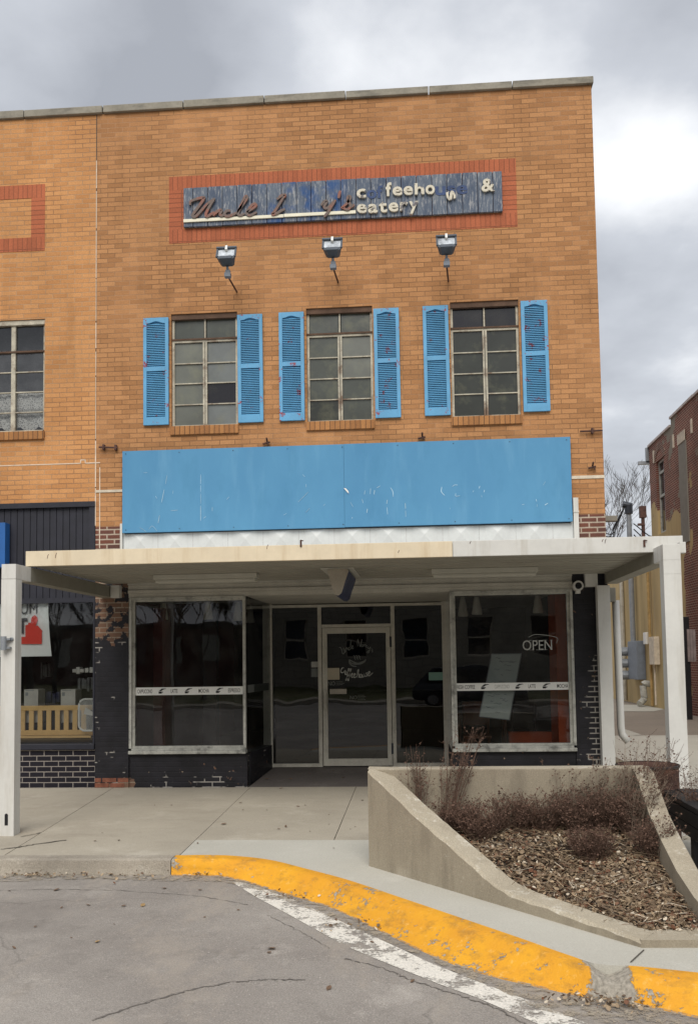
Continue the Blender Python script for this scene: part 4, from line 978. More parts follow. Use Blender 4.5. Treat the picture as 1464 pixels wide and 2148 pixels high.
# triangular hanging sign
ts = thing('hanging_sign', 'three sided hanging light box sign with blue faces below the canopy', 'sign')
ty0, ty1 = -1.75, -.5
A = [P(x, y, ty0) for x, y in ((687, 1199), (689, 1194), (728, 1193), (731, 1197), (716, 1244), (710, 1249), (703, 1248), (699, 1240))]
sh = Vector((-.02, 0, -.02)); bm = B(); prism(bm, A[::-1], (0, .02, 0)); obj('end_panel', bm, 'plastic', ts)
bm = B(); Bp = [v+Vector((.0, .021, 0)) for v in A]; prism(bm, Bp[::-1], (0, ty1-ty0-.04, 0)); obj('sign_face', bm, 'boxblue', ts)
bm = B(); Cx = sum((v.x for v in A))/8; box(bm, Cx-.2, Cx+.19, ty0-.02, ty1+.02, A[1].z+.005, CZ0+.008, bev=.004); obj('mount', bm, 'tube', ts)
# security camera
sc_ = thing('security_camera', 'round white security camera on the black pier under the canopy', 'camera')
c = P(1212, 1229, -.1)
bm = B(); tube(bm, (c+Vector((0, -.03, 0)), c+Vector((0, .1, 0))), .068, 20); obj('housing', bm, 'white', sc_)
bm = B(); tube(bm, (c+Vector((0, -.034, 0)), c+Vector((0, -.02, 0))), .044, 18); obj('lens', bm, 'darkglass', sc_)
bm = B(); box(bm, c.x-.03, c.x+.03, c.y, c.y+.1, c.z-.1, c.z-.06, bev=.006); obj('mount', bm, 'white', sc_)

# =================================================================== INTERIOR THINGS
def pendant(px_, py_, yy, lab):
    b_ = P(px_, py_, yy); t_ = thing('pendant_lamp', lab, 'lamp', (0, 0, 0), 'glass pendant lamps inside the shop windows')
    bm = B(); lathe(bm, [(.015, .29), (.03, .27), (.045, .2), (.062, .1), (.075, .02), (.07, .0)], b_, 14); obj('shade', bm, 'frost', t_, True)
    bm = B(); tube(bm, (b_+Vector((0, 0, .28)), (b_.x, b_.y, 2.83)), .006, 5); obj('cord', bm, 'ink', t_)
for v in ((343, 1300, 1.0, 'frosted glass pendant lamp at the far left inside the left shop window'), (437, 1299, 1.0, 'frosted glass pendant lamp in the middle of the left shop window'), (499, 1302, 1.1, 'frosted glass pendant lamp beside the corner mullion of the left shop window'), (971, 1293, .9, 'frosted glass pendant lamp nearest the left edge of the right shop window'), (1000, 1289, .9, 'frosted glass pendant lamp second from the left in the right shop window'), (1128, 1286, .9, 'frosted glass pendant lamp above the window lettering in the right shop window'), (525, 1306, 2.2, 'frosted glass pendant lamp deep inside behind the narrow side glass')): pendant(*v)
mb = thing('menu_board', 'white marker board leaning askew behind the right shop window', 'board')
yy = .12; pts = [P(x, y, yy) for x, y in ((1031, 1372), (1093, 1371), (1068, 1510), (1005, 1503))]
bm = B(); prism(bm, pts[::-1], (0, .02, 0)); obj('board', bm, 'whiteboard', mb)
bm = B()
for i in range(4): tube(bm, (pts[i]+Vector((0, -.004, 0)), pts[(i+1) % 4]+Vector((0, -.004, 0))), .007, 5)
obj('frame', bm, 'galv', mb)
bm = B()
for k in range(26):
    u, v = random.uniform(.12, .7), random.uniform(.05, .95)
    p_ = pts[0].lerp(pts[1], u).lerp(pts[3].lerp(pts[2], u), v); ln = random.uniform(.03, .12)
    ribbon(bm, [p_, p_+Vector((ln*.3, 0, .008)), p_+Vector((ln*.6, 0, -.006)), p_+Vector((ln, 0, .004))], .005, yy-.003, .001)
obj('handwriting', bm, 'marker', mb)
def table(x, y, lab):
    t_ = thing('cafe_table', lab, 'table', (0, 0, 0), 'tables inside the right window'); z = .1
    bm = B(); box(bm, x-.4, x+.4, y-.3, y+.3, z+.7, z+.74, bev=.01); obj('tabletop', bm, 'wood', t_)
    for sx in (-1, 1):
        for sy in (-1, 1): bm = B(); tube(bm, ((x+sx*.34, y+sy*.24, z), (x+sx*.34, y+sy*.24, z+.7)), .025, 6); obj('leg', bm, 'wood', t_)
def chair(x, y, mt, lab):
    t_ = thing('cafe_chair', lab, 'chair', (0, 0, 0), 'chairs inside the right window'); z = .1
    bm = B(); box(bm, x-.2, x+.2, y-.2, y+.2, z+.43, z+.47, bev=.01); obj('seat', bm, mt, t_)
    bm = B(); box(bm, x-.2, x+.2, y+.18, y+.22, z+.6, z+.95, bev=.015); obj('backrest', bm, mt, t_)
    for sx in (-1, 1):
        for sy in (-1, 1): bm = B(); tube(bm, ((x+sx*.18, y+sy*.18, z), (x+sx*.17, y+sy*.18, z+(.95 if sy > 0 else .43))), .017, 6); obj('leg', bm, mt, t_)
table(.85, 1.9, 'brown wooden table behind the leaning marker board')
chair(.75, 1.35, 'wood', 'brown wooden chair just left of the leaning marker board'); chair(1.5, 1.8, 'intdark', 'dark chair near the orange partition inside the right window')

# =================================================================== GROUND
bm = B()
rows = [(400, -.15), (0, -.14), (-9, -.365), (-400, -.365)]
xs_ = [-400, -60, -12, 12, 60, 400]
for (ya, za), (yb, zb) in zip(rows, rows[1:]):
    for a, b in zip(xs_, xs_[1:]): quad(bm, ((a, yb, zb), (b, yb, zb), (b, ya, za), (a, ya, za)))
struct('street', bm, 'asphalt')
def street_z(y): return -.14+.025*y if y > -9 else -.365
top_px = [(0,1802),(370,1802),(420,1801.5),(480,1803),(560,1812),(640,1832),(724,1855),(850,1898),(1000,1950),(1100,1985),(1200,2021),(1260,2040),(1340,2045),(1464,2058)]
bot_px = [(0,1838),(360,1836),(420,1837),(480,1842),(600,1877),(700,1908),(800,1956),(900,2004),(1000,2042),(1150,2078),(1250,2098),(1320,2107),(1464,2138)]
TP = [G(a, b, 0) for a, b in top_px]; BP = [G(a, b, -.14) for a, b in bot_px]
def interp(pts, x):
    if x <= pts[0].x: return pts[0].y
    if x >= pts[-1].x: return pts[-1].y-(x-pts[-1].x)*.3
    for i in range(len(pts)-1):
        if pts[i].x <= x <= pts[i+1].x:
            t = (x-pts[i].x)/(pts[i+1].x-pts[i].x)
            m0 = (pts[i+1].y-pts[max(i-1, 0)].y)/(pts[i+1].x-pts[max(i-1, 0)].x); m1 = (pts[min(i+2, len(pts)-1)].y-pts[i].y)/(pts[min(i+2, len(pts)-1)].x-pts[i].x)
            h = pts[i+1].x-pts[i].x
            return (2*t**3-3*t*t+1)*pts[i].y+(t**3-2*t*t+t)*h*m0+(-2*t**3+3*t*t)*pts[i+1].y+(t**3-t*t)*h*m1
def kerb_top(x): return interp(TP, x)
def kerb_bot(x): return min(interp(BP, x), kerb_top(x)-.05)
def kerb_in(x): return kerb_top(x)+.15
def kerb(x0, x1, n, name, mat, brk=False):
    bm = B(); rows = []
    for i in range(n+1):
        x = x0+(x1-x0)*i/n; t, b = kerb_top(x), kerb_bot(x); ti = kerb_in(x)
        z1, z0 = SZ(t)+.003, street_z(b)-.01
        dip = 0.
        if brk: dip = .06*max(0, 1-abs(x-1.07)/.1)**.6 if abs(x-1.07) < .1 else 0
        j = random.uniform(-.003, .003)
        w = t-b
        zz = [z1+.002, z1, z1-.012, z0+(z1-z0)*.45, z0+.012, z0]
        yy = [ti, t+.02, t-.02, t-w*.45, b+.02, b]
        rows.append([bm.verts.new((x, yy[k]+(j if 0 < k < 5 else 0), zz[k]-(dip*(1 if k < 4 else .2))+(random.uniform(-.01, .01) if dip and k else 0))) for k in range(6)])
    for a, b in zip(rows, rows[1:]):
        for k in range(5): bm.faces.new((a[k], a[k+1], b[k+1], b[k]))
    return struct(name, bm, mat)
o = kerb(-11, -2.352, 120, 'kerb', 'kerbgrey')
o = kerb(-2.345, 3.2, 200, 'yellow_kerb', 'yellow', True)
for p in o.data.polygons: p.use_smooth = True
# sidewalk slabs
def slab(bm, poly, gap=.005, dz=0.):
    c = Vector((sum(p[0] for p in poly)/len(poly), sum(p[1] for p in poly)/len(poly)))
    pts = []
    for p in poly:
        d = Vector((p[0], p[1]))-c; d = d*(1-gap/max(.3, d.length)); q = c+d; pts.append(Vector((q.x, q.y, SZ(q.y)+dz)))
    a = [bm.verts.new(p) for p in pts]; b = [bm.verts.new(p-Vector((0, 0, .1))) for p in pts]
    f = bm.faces.new(a)
    if f.normal.z < 0: f.normal_flip()
    f.normal_update()
    if f.normal.z < 0: f.normal_flip()
    for i in range(len(a)): bm.faces.new((a[i], b[i], b[(i+1) % len(a)], a[(i+1) % len(a)]))
def kin(x0, x1, n=30): return [(x0+(x1-x0)*i/n, kerb_in(x0+(x1-x0)*i/n)-.004) for i in range(n+1)]
bm = B(); J1, J2, J3 = -2.24, -3.33, -3.42
jl = lambda x0, x1, y: x0+(x1-x0)*(-y/4.2)
L1 = lambda y: jl(-4.27, -3.98, y); L2 = lambda y: jl(-2.375, -2.31, y); L3 = lambda y: jl(-.945, -.925, y)
slab(bm, [(-11, 0), (L1(0), 0), (L1(J1), J1), (-11, J1)]); slab(bm, [(L1(0), 0), (L2(0), 0), (L2(J1), J1), (L1(J1), J1)]); slab(bm, [(L2(0), 0), (L3(0), 0), (L3(J1), J1), (L2(J1), J1)]); slab(bm, [(L3(0), 0), (2.45, 0), (2.45, J1), (L3(J1), J1)])
slab(bm, [(-11, J1), (L1(J1), J1), (L1(J3), J3)]+kin(L1(-4), -11)); slab(bm, [(L1(J1), J1), (L2(J1), J1), (L2(-3.9), -3.9)]+kin(L2(-4), L1(-4)))
slab(bm, [(L2(J1), J1), (L3(J1), J1), (L3(J2), J2), (L2(J2), J2)]); slab(bm, [(L3(J1), J1), (3.2, J1), (3.2, J2), (L3(J2), J2)])
sw = struct('sidewalk', bm, 'walk')
bm = B(); cut = .95
slab(bm, [(L2(J2), J2), (3.2, J2), (3.2, kerb_in(3.2)-.004)]+kin(3.2, L2(-4), 70)[1:])
# joint that leaves the planter corner
struct('new_sidewalk', bm, 'walk2')
bm = B(); a, b = G(1350, 1994, 0), G(1322, 2020, 0)
def strip_line(bm, pts, w, dz=.006, zf=SZ, jit=.3):
    pts = [Vector(p) for p in pts]; n = len(pts); last = None
    for i, p in enumerate(pts):
        d = (pts[min(i+1, n-1)]-pts[max(i-1, 0)]); d.z = 0; d.normalize(); nn = Vector((-d.y, d.x, 0))*w*random.uniform(1-jit, 1+jit)*.5
        l, r = p+nn, p-nn; l.z, r.z = zf(l.y)+dz, zf(r.y)+dz; cur = (bm.verts.new(r), bm.verts.new(l))
        if last:
            f = bm.faces.new((last[0], cur[0], cur[1], last[1])); f.normal_update()
            if f.normal.z < 0: f.normal_flip()
        last = cur
def crackpts(px, zf0, k=5, j=.03):
    w = [G(a, b, zf0) for a, b in px]; out = []
    for a, b in zip(w, w[1:]):
        for i in range(k): out.append(a.lerp(b, i/k)+Vector((random.uniform(-j, j), random.uniform(-j, j), 0)))
    return out+[w[-1]]
strip_line(bm, [a, b], .008); strip_line(bm, crackpts([(3, 1782), (40, 1778), (80, 1771), (140, 1763)], 0, 6, .012), .022); strip_line(bm, crackpts([(45, 1756), (75, 1750), (86, 1747)], 0, 4, .008), .014)
obj('joint', bm, 'gap', sw)
bm = B()
for pts, w in (([(190, 2142), (300, 2105), (400, 2077), (480, 2062), (560, 2055), (640, 2056)], .013), ([(724, 2012), (800, 2030), (860, 2056), (950, 2085), (1030, 2110), (1100, 2148)], .009), ([(0, 1868), (120, 1866), (250, 1868), (420, 1880), (520, 1898)], .006), ([(560, 1920), (640, 1960), (690, 1990)], .006)):
    strip_line(bm, crackpts(pts, -.14, 16, .012), w, .004, street_z, .75)
tag(obj('street_crack', bm, 'crack'), 'x', 'x'); o = bpy.data.objects['street_crack']; del o['label']; del o['category']; o.parent = bpy.data.objects['street']
# white edge line and gutter grit
up = [(505,1850),(560,1868),(620,1890),(740,1945),(820,1982),(900,2020),(980,2052),(1050,2078),(1140,2112),(1230,2148),(1400,2200)]
lo = [(488,1852),(540,1884),(600,1916),(724,1985),(790,2013),(850,2037),(920,2065),(1000,2094),(1060,2120),(1130,2150),(1280,2202)]
U = [G(a, b, -.14) for a, b in up]; Lw = [G(a, b, -.14) for a, b in lo]
def band(bm, A_, B_, dz, sub=1):
    for i in range(len(A_)-1):
        pts = [A_[i], A_[i+1], B_[i+1], B_[i]]
        f = quad(bm, [(p.x, p.y, street_z(p.y)+dz) for p in pts]); f.normal_update()
        if f.normal.z < 0: f.normal_flip()
bm = B(); band(bm, U, Lw, .004); struct('road_marking', bm, 'linepaint')
bm = B(); band(bm, [Vector((x, kerb_bot(x)+.03, 0)) for x in [-9+.2*i for i in range(60)]], [Vector((x, kerb_bot(x)-.10-.12*abs(math.sin(x*2.1))-(.15 if x > .5 else 0), 0)) for x in [-9+.2*i for i in range(60)]], .008)
tag(obj('gutter_grit', bm, 'grit'), 'sandy grit lying along the foot of the kerb', 'grit', kind='stuff')
# right: cross street pavement
bm = B(); quad(bm, ((2.455, J1+.004, SZ(J1)), (3.2, J1+.004, SZ(J1)), (3.2, 0, 0), (2.455, 0, 0)))
quad(bm, ((3.204, -9, SZ(-9)+.0), (9, -9, SZ(-9)), (9, 0, 0.), (3.204, 0, 0))); quad(bm, ((2.455, 0.004, 0), (7.5, 0.004, 0), (7.5, 8, 0), (2.455, 8, 0)))
struct('side_pavement', bm, 'walk2')
bm = B(); quad(bm, ((2.455, 8.004, -.004), (9, 8.004, -.004), (9, 60, -.004), (2.455, 60, -.004))); struct('alley', bm, 'alley')
bm = B(); q = [G(x, y, .004, 0) for x, y in ((1296, 1478), (1345, 1479), (1395, 1487), (1370, 1492), (1300, 1492))]; quad(bm, q[::-1]); q = [G(x, y, .004, 0) for x, y in ((1300, 1526), (1345, 1541), (1300, 1545))]; quad(bm, q[::-1])
for f in bm.faces:
    f.normal_update()
    if f.normal.z < 0: f.normal_flip()
struct('pale_pavement', bm, 'walk2')

# =================================================================== DOWNSPOUT AND SPLASH MOUND
ds = thing('downspout', 'white square downspout with a kicked out foot at the right corner', 'downspout')
dx0 = P(1283, 1300, .2).x; dx1 = P(1297, 1300, .2).x
bm = B(); zf = P(1300, 1540, .2).z
w = .05
path = [(dx0+.06, .22, 2.45), (dx0+.075, .22, zf+.1), (dx0+.085, .22, zf), (dx0+.16, .22, zf-.1)]
tube(bm, path, .05, 12); obj('pipe', bm, 'white', ds, True)
bm = B(); box(bm, dx0-.04, dx0+.05, .15, .3, 2.43, 2.62, bev=.005); obj('outlet_box', bm, 'soffit', ds)
bm = B(); m_ = [(2.455, .1, -.02), (2.455, .1, .34), (2.62, .1, .30), (3.2, .1, -.02)]; prism(bm, m_, (0, 1.6, 0)); tag(obj('splash_mound', bm, 'planter'), 'sloping concrete mound under the downspout foot at the building corner', 'mound')

# =================================================================== PLANTER
pl = thing('concrete_planter', 'large concrete planter with sloping sides full of dead plants', 'planter')
A0 = G(768, 1815, 0); D0 = G(1350, 1990, 0)
A0 = (A0.x, A0.y); D0 = (D0.x, D0.y); E0 = (1.95, D0[1]+.06); ZT = .735
outer_px = [(771, 1614), (800, 1642), (850, 1690), (900, 1735), (950, 1779), (1000, 1822), (1030, 1850), (1060, 1869), (1100, 1886), (1160, 1907), (1220, 1928), (1280, 1949), (1344, 1972)]
OT = smooth_line([VP2(a, b, A0, D0) for a, b in outer_px], 5)
for i_, p_ in enumerate(OT): p_.z += random.gauss(0, .0012)*(0 < i_ < len(OT)-1)
BK = A0[1]+.02; XR2 = 1.93
dirv = Vector((D0[0]-A0[0], D0[1]-A0[1], 0)).normalized(); nin = Vector((-dirv.y, dirv.x, 0)); nin = nin if nin.y > 0 else -nin
TH = .2
bm = B(); n = len(OT); CHM = [.017+.006*math.sin(k*.9)*math.sin(k*.37+1) for k in range(n)]
for i in range(n-1):
    a, b = OT[i], OT[i+1]
    ba, bb2 = Vector((a.x, a.y, SZ(a.y)-.05)), Vector((b.x, b.y, SZ(b.y)-.05))
    ai, bi = a+nin*TH, b+nin*TH
    if i == n-2: bi = b+Vector((-.03, TH+.04, 0))
    ch = Vector((0, 0, -.016)); ao, bo = a+nin*CHM[i], b+nin*CHM[i+1]; ac, bc = a+ch*1.6*CHM[i]/.02, b+ch*1.6*CHM[i+1]/.02
    quad(bm, (ba, bb2, bc, ac)); quad(bm, (ac, bc, bo, ao), 1); quad(bm, (ao, bo, bi, ai), 1); quad(bm, (ai, bi, Vector((bi.x, bi.y, bi.z-.7)), Vector((ai.x, ai.y, ai.z-.7))))
    last_i = bi
a = OT[0]
quad(bm, (Vector((a.x, a.y+.24, SZ(a.y)-.05)), Vector((a.x, a.y, SZ(a.y)-.05)), a, Vector((a.x, a.y+.24, a.z))))
obj('sloping_wall', bm, ['planter', 'plantertop'], pl)
bm = B(); x0 = OT[0].x; yb0 = OT[0].y
box(bm, x0+.02, XR2, yb0+.035, yb0+.24, -.2, OT[0].z-.003, bev=.012)
quad(bm, (OT[0], OT[0]+nin*TH+Vector((0, 0, -.002)), Vector((x0+.3, yb0+.2, OT[0].z-.002)), Vector((x0, yb0+.24, OT[0].z))), 1)
for f in bm.faces:
    f.normal_update()
    if f.normal.z > .9: f.material_index = 1
obj('back_wall', bm, ['planter', 'plantertop'], pl)
bm = B()                                    # right wall falling towards the street
RT = [(1.93, yb0+.1, .735), (1.93, yb0-.1, .70), (1.935, -4.95, .42), (1.94, -5.3, .28), (1.945, -5.7, .14), (1.955, -6.1, .05), (1.97, D0[1]+.05, .0)]
for (x, y, z), (x2, y2, z2) in zip(RT, RT[1:]):
    quad(bm, ((x-.155, y, z), (x2-.155, y2, z2), (x2, y2, z2), (x, y, z)), 1); quad(bm, ((x, y, z), (x2, y2, z2), (x2, y2, SZ(y2)-.1), (x, y, SZ(y)-.1))); quad(bm, ((x2-.155, y2, z2), (x-.155, y, z), (x-.155, y, z-.7), (x2-.155, y2, z2-.7)))
obj('side_wall', bm, ['planter', 'plantertop'], pl)
bm = B(); zD = OT[-1].z; yD = OT[-1].y; xD = OT[-1].x
fr = [(xD, yD), (2.2, yD+.03)]
quad(bm, ((fr[0][0], fr[0][1], SZ(yD)-.05), (fr[1][0], fr[1][1], SZ(yD)-.05), (fr[1][0], fr[1][1], zD), (fr[0][0], fr[0][1], zD)))
quad(bm, ((xD, yD, zD), (2.2, yD+.03, zD), (2.2, yD+.27, zD), (xD-.03, yD+TH+.04, zD)), 1)
quad(bm, ((2.2, yD+.27, zD), (2.2, yD+.27, zD-.3), (xD-.03, yD+.24, zD-.3), (xD-.03, yD+.24, zD)))
quad(bm, ((2.2, yD+.03, SZ(yD)-.05), (2.2, yD+.27, SZ(yD)-.05), (2.2, yD+.27, zD), (2.2, yD+.03, zD)))
obj('front_wall', bm, ['planter', 'plantertop'], pl)
def soil_z(x, y):
    rel = Vector((x-A0[0], y-A0[1], 0)); sd_ = rel.dot(dirv); d = rel.dot(nin)
    rz = OT[-1].z
    for a, b in zip(OT, OT[1:]):
        sa, sb_ = (Vector((a.x-A0[0], a.y-A0[1], 0))).dot(dirv), (Vector((b.x-A0[0], b.y-A0[1], 0))).dot(dirv)
        if sd_ <= sb_: rz = a.z+(b.z-a.z)*max(0, (sd_-sa)/(sb_-sa)); break
    lim = min(rz-.045+max(0, d-TH)*.22, OT[-1].z-.035+max(0, y-yD-.24)*.22)
    t = min(1, max(0, (y+6.5)/2.1)); return min(.24*t, lim)+.012*math.sin(x*5+y*3)
def inside(x, y):
    rel = Vector((x-A0[0], y-A0[1], 0)); d = rel.dot(nin)
    return d > TH*.95 and y < yb0+.04 and x < XR2-.12 and y > yD+.22
bm = B(); step = .09; gridv = {}
for i in range(34):
    for j in range(28):
        x, y = -.6+i*step, yD+.1+j*step
        gridv[i, j] = bm.verts.new((x, y, soil_z(x, y)+random.uniform(-.012, .012)))
for i in range(33):
    for j in range(27):
        c = gridv[i, j].co+Vector((step/2, step/2, 0))
        rel = Vector((c.x-A0[0], c.y-A0[1], 0))
        if rel.dot(nin) > .1 and c.y < yb0+.1 and c.x < XR2-.06 and c.y > yD+.2: bm.faces.new((gridv[i, j], gridv[i+1, j], gridv[i+1, j+1], gridv[i, j+1]))
for v in [v for v in bm.verts if not v.link_faces]: bm.verts.remove(v)
obj('soil', bm, 'soil', pl)
def leaf_shape(bm, c, s, rz, tilt, roll, curl=.25):
    m = Matrix.Translation(c) @ Matrix.Rotation(rz, 4, 'Z') @ Matrix.Rotation(tilt, 4, 'X') @ Matrix.Rotation(roll, 4, 'Y')
    prof = [(-.5, 0), (-.2, .32), (.15, .36), (.5, 0)]
    mid = [bm.verts.new(m @ Vector((u*s, 0, -.0+curl*s*(u*u)))) for u, _ in prof]
    for sg in (1, -1):
        e = [bm.verts.new(m @ Vector((u*s, sg*w*s, curl*s*(u*u)+curl*s*w*.9))) for u, w in prof[1:3]]
        f = [mid[0], mid[1], e[0]], [mid[1], mid[2], e[1], e[0]], [mid[2], mid[3], e[1]]
        for q in f: bm.faces.new(q if sg < 0 else q[::-1])
bm = B(); k = 0
while k < 7500:
    x, y = random.uniform(-.5, 1.86), random.uniform(yD+.1, yb0+.1)
    if not inside(x, y): continue
    if y > -5.0 and random.random() < .5: continue
    k += 1; leaf_shape(bm, Vector((x, y, soil_z(x, y)+random.uniform(.0, .04))), random.uniform(.014, .042)*(1.5 if random.random() < .1 else 1), random.uniform(0, 6.3), random.gauss(0, .6), random.gauss(0, .6), random.uniform(.1, .7))
for k in range(2600):
    x, y = random.uniform(-.5, 1.86), random.uniform(yD+.1, yb0+.1)
    if not inside(x, y): continue
    an = random.uniform(0, 6.3); l = random.uniform(.05, .2); z = soil_z(x, y)+.03
    tube(bm, ((x, y, z), (x+l*.5*math.cos(an), y+l*.5*math.sin(an), z+random.uniform(.0, .04)), (x+l*math.cos(an+.4), y+l*math.sin(an+.4), z+random.uniform(-.01, .03))), random.uniform(.0012, .0025), 3, cap=False)
tag(obj('leaf_litter', bm, 'leaf'), 'dry brown leaf litter covering the soil of the concrete planter', 'leaf litter', kind='stuff')
# dead plants
def dead_plant(x, y, h, n, spread, lab, kind, lean=(0, 0), grp='dead plants in the planter'):
    z = soil_z(x, y)-.02; h *= 1.2; n = int(n*1.35)
    t_ = thing('dead_plant', lab, 'plant', (x, y, z), grp)
    st, fo = B(), B()
    for k in range(n):
        an = random.uniform(0, 6.3); r = spread*math.sqrt(random.random()); hh = h*random.uniform(.55, 1.05)
        p0 = Vector((.25*r*math.cos(an), .25*r*math.sin(an), 0)); tip = Vector((r*math.cos(an)+lean[0]*hh, r*math.sin(an)*.7+lean[1]*hh, hh))
        mid = p0.lerp(tip, .5)+Vector((random.uniform(-.03, .03), random.uniform(-.03, .03), .06*hh))
        rr = random.uniform(.0018, .0034)
        tube(st, (p0, mid, tip), [rr, rr*.8, rr*.4], 3, cap=False)
        nb_ = 5 if kind == 'bush' else 6
        for b in range(nb_):
            u = random.uniform(.3, 1.); q = (p0.lerp(mid, u*2) if u < .5 else mid.lerp(tip, u*2-1))
            a2 = random.uniform(0, 6.3); l = random.uniform(.04, .13)*(1.2-u*.5); d = Vector((math.cos(a2), math.sin(a2), random.uniform(.2, 1.2)))*l
            e = q+d; tube(st, (q, q+d*.55+Vector((0, 0, -.006)), e), [rr*.5, rr*.4, rr*.25], 3, cap=False)
            for m_ in range(3 if kind == 'bush' else 2):
                c = q.lerp(e, random.uniform(.4, 1.05)); leaf_shape(fo, c+Vector((random.uniform(-.012, .012),)*3), random.uniform(.008, .022), random.uniform(0, 6.3), random.uniform(-1.5, 1.5), random.uniform(-1, 1), .5)
    obj('stems', st, 'twigpale' if 'grey' in lab or 'thin' in lab else 'twig', t_); obj('dry_foliage', fo, 'twigred', t_)
DP = []
def dpx(px_, py_, *a): 
    g = None
    y = -4.7
    for _ in range(12):
        q = G(px_, py_, soil_z(0, y)-SZ(y)*0, 0); y = max(min(q.y, yb0-.02), yD+.3)
    dead_plant(q.x, min(q.y, yb0-.06), *a)
dpx(880, 1700, .62, 16, .12, 'tall reddish dead stalks at the left end of the planter', 'tall', (.02, 0))
dpx(935, 1725, .72, 26, .2, 'tall leaning dead stalks with pinkish seed heads beside the sloping planter wall', 'tall', (.22, 0))
dpx(1285, 1705, .62, 22, .2, 'tall thin dead stalks near the back right corner of the planter', 'tall', (-.02, 0))
dpx(1225, 1715, .5, 16, .16, 'tall thin dead stalks right of the middle of the planter back wall', 'tall', (.04, 0))
dpx(1345, 1730, .62, 30, .22, 'twiggy dead shrub overhanging the right planter wall', 'tall', (.25, 0))
dpx(1310, 1745, .5, 30, .22, 'grey twiggy dead shrub leaning over the middle of the right planter wall', 'tall', (.32, -.05))
dpx(1335, 1790, .42, 26, .2, 'thin grey dead shrub leaning over the front of the right planter wall', 'tall', (.35, -.1))
dpx(1160, 1700, .42, 14, .16, 'thin upright dead stalks at the middle of the planter back wall', 'tall', (0, 0))
dpx(1400, 1700, .5, 26, .2, 'reddish twiggy dead shrub in front of the rusty tub', 'tall', (.1, .05))
for x, y, h, n, s, l in ((960, 1765, .24, 60, .24, 'low brown dead bush at the foot of the leaning stalks'), (1010, 1790, .24, 70, .26, 'low matted brown bush nearest the sloping wall'), (1080, 1750, .26, 70, .28, 'low brown bush left of the middle of the planter'), (1140, 1765, .26, 70, .27, 'low brown bush in the middle of the planter'), (1210, 1770, .28, 75, .27, 'dense brown bush right of the middle of the planter'), (1270, 1765, .32, 80, .27, 'dense dark brown bush below the right hand stalks'), (1240, 1815, .22, 70, .22, 'dark rounded dead bush standing forward in the leaf litter'), (1330, 1785, .30, 80, .26, 'dense reddish brown bush along the right planter wall'), (1375, 1820, .26, 70, .22, 'reddish brown bush at the front right of the planter')):
    dpx(x, y, h, n, s, l, 'bush')
# scattered leaves: one shape, many copies
lm = []
for i in range(3):
    bm = B(); leaf_shape(bm, Vector((0, 0, .006)), .075, 0, random.uniform(-.2, .2), random.uniform(-.2, .2), .35); me = bpy.data.meshes.new('fallen_leaf'); bm.to_mesh(me); bm.free(); me.materials.append(M['leaf2' if i == 2 else 'leaf1']); lm.append(me)
side_px = [(505,1685),(625,1693),(760,1680),(690,1710),(470,1730),(415,1770),(510,1700),(600,1735),(650,1745),(735,1740),(745,1735),(700,1780),(560,1700),(360,1690),(325,1690),(200,1765),(250,1764),(585,1740),(690,1730),(215,1748),(640,1690),(610,1640),(650,1632),(720,1638),(590,1655),(700,1628),(560,1640)]
road_px = [(240,1940),(205,1977),(150,1968),(30,1990),(130,1905),(260,1902),(300,1901),(185,1900),(75,1945),(345,1865),(420,1868),(570,1992),(565,2000),(780,1978),(865,2060),(690,2075),(20,1870),(120,1868),(290,1842),(110,1838),(500,1910),(430,1925)]
for i, (x, y) in enumerate(side_px+road_px):
    road = i >= len(side_px); q = G(x, y, -.14 if road else 0); tan_ = i in (28, 33, 45); o = bpy.data.objects.new('fallen_leaf', lm[2 if tan_ else i % 2]); COL.objects.link(o)
    zz = street_z(q.y) if road else SZ(q.y)
    if q.y > 0: zz = .003+(FZ-.003)*q.y/DY
    o.location = (q.x, q.y, zz+.004); o.rotation_euler = (random.uniform(-.2, .2), random.uniform(-.2, .2), random.uniform(0, 6.3)); s = random.uniform(.3, .95); o.scale = (s, s*random.uniform(.5, 1), s*.7)
    if tan_: tag(o, 'small tan dry leaf lying flat on the grey street', 'leaf', 'tan leaves on the street')
    elif road: tag(o, 'small brown curled leaf lying on the grey street', 'leaf', 'brown leaves on the street')
    elif q.y > 0: tag(o, 'small brown leaf on the dark entry floor before the door', 'leaf', 'brown leaves in the entry')
    else: tag(o, 'small brown curled leaf lying on the concrete sidewalk', 'leaf', 'brown leaves on the sidewalk')
bm = B()
for (cx, cy, n, s) in ((60, 1838, 90, .2), (1290, 2072, 160, .22), (1300, 2110, 120, .22), (430, 1840, 30, .25), (620, 1885, 50, .3), (280, 1842, 30, .3), (150, 1840, 40, .35), (740, 1945, 40, .3), (1200, 2100, 60, .3)):
    c = G(cx, cy, -.14)
    for k in range(n):
        x, y = c.x+random.gauss(0, s*.5), c.y+random.gauss(0, s*.22); z = street_z(y)+.012+abs(random.gauss(0, .015))
        leaf_shape(bm, Vector((x, y, z)), random.uniform(.008, .04), random.uniform(0, 6.3), random.gauss(0, .5), random.gauss(0, .5), .4)
tag(obj('gutter_debris', bm, 'leaf'), 'crumbs of leaves and paint chips gathered along the gutter', 'debris', kind='stuff')

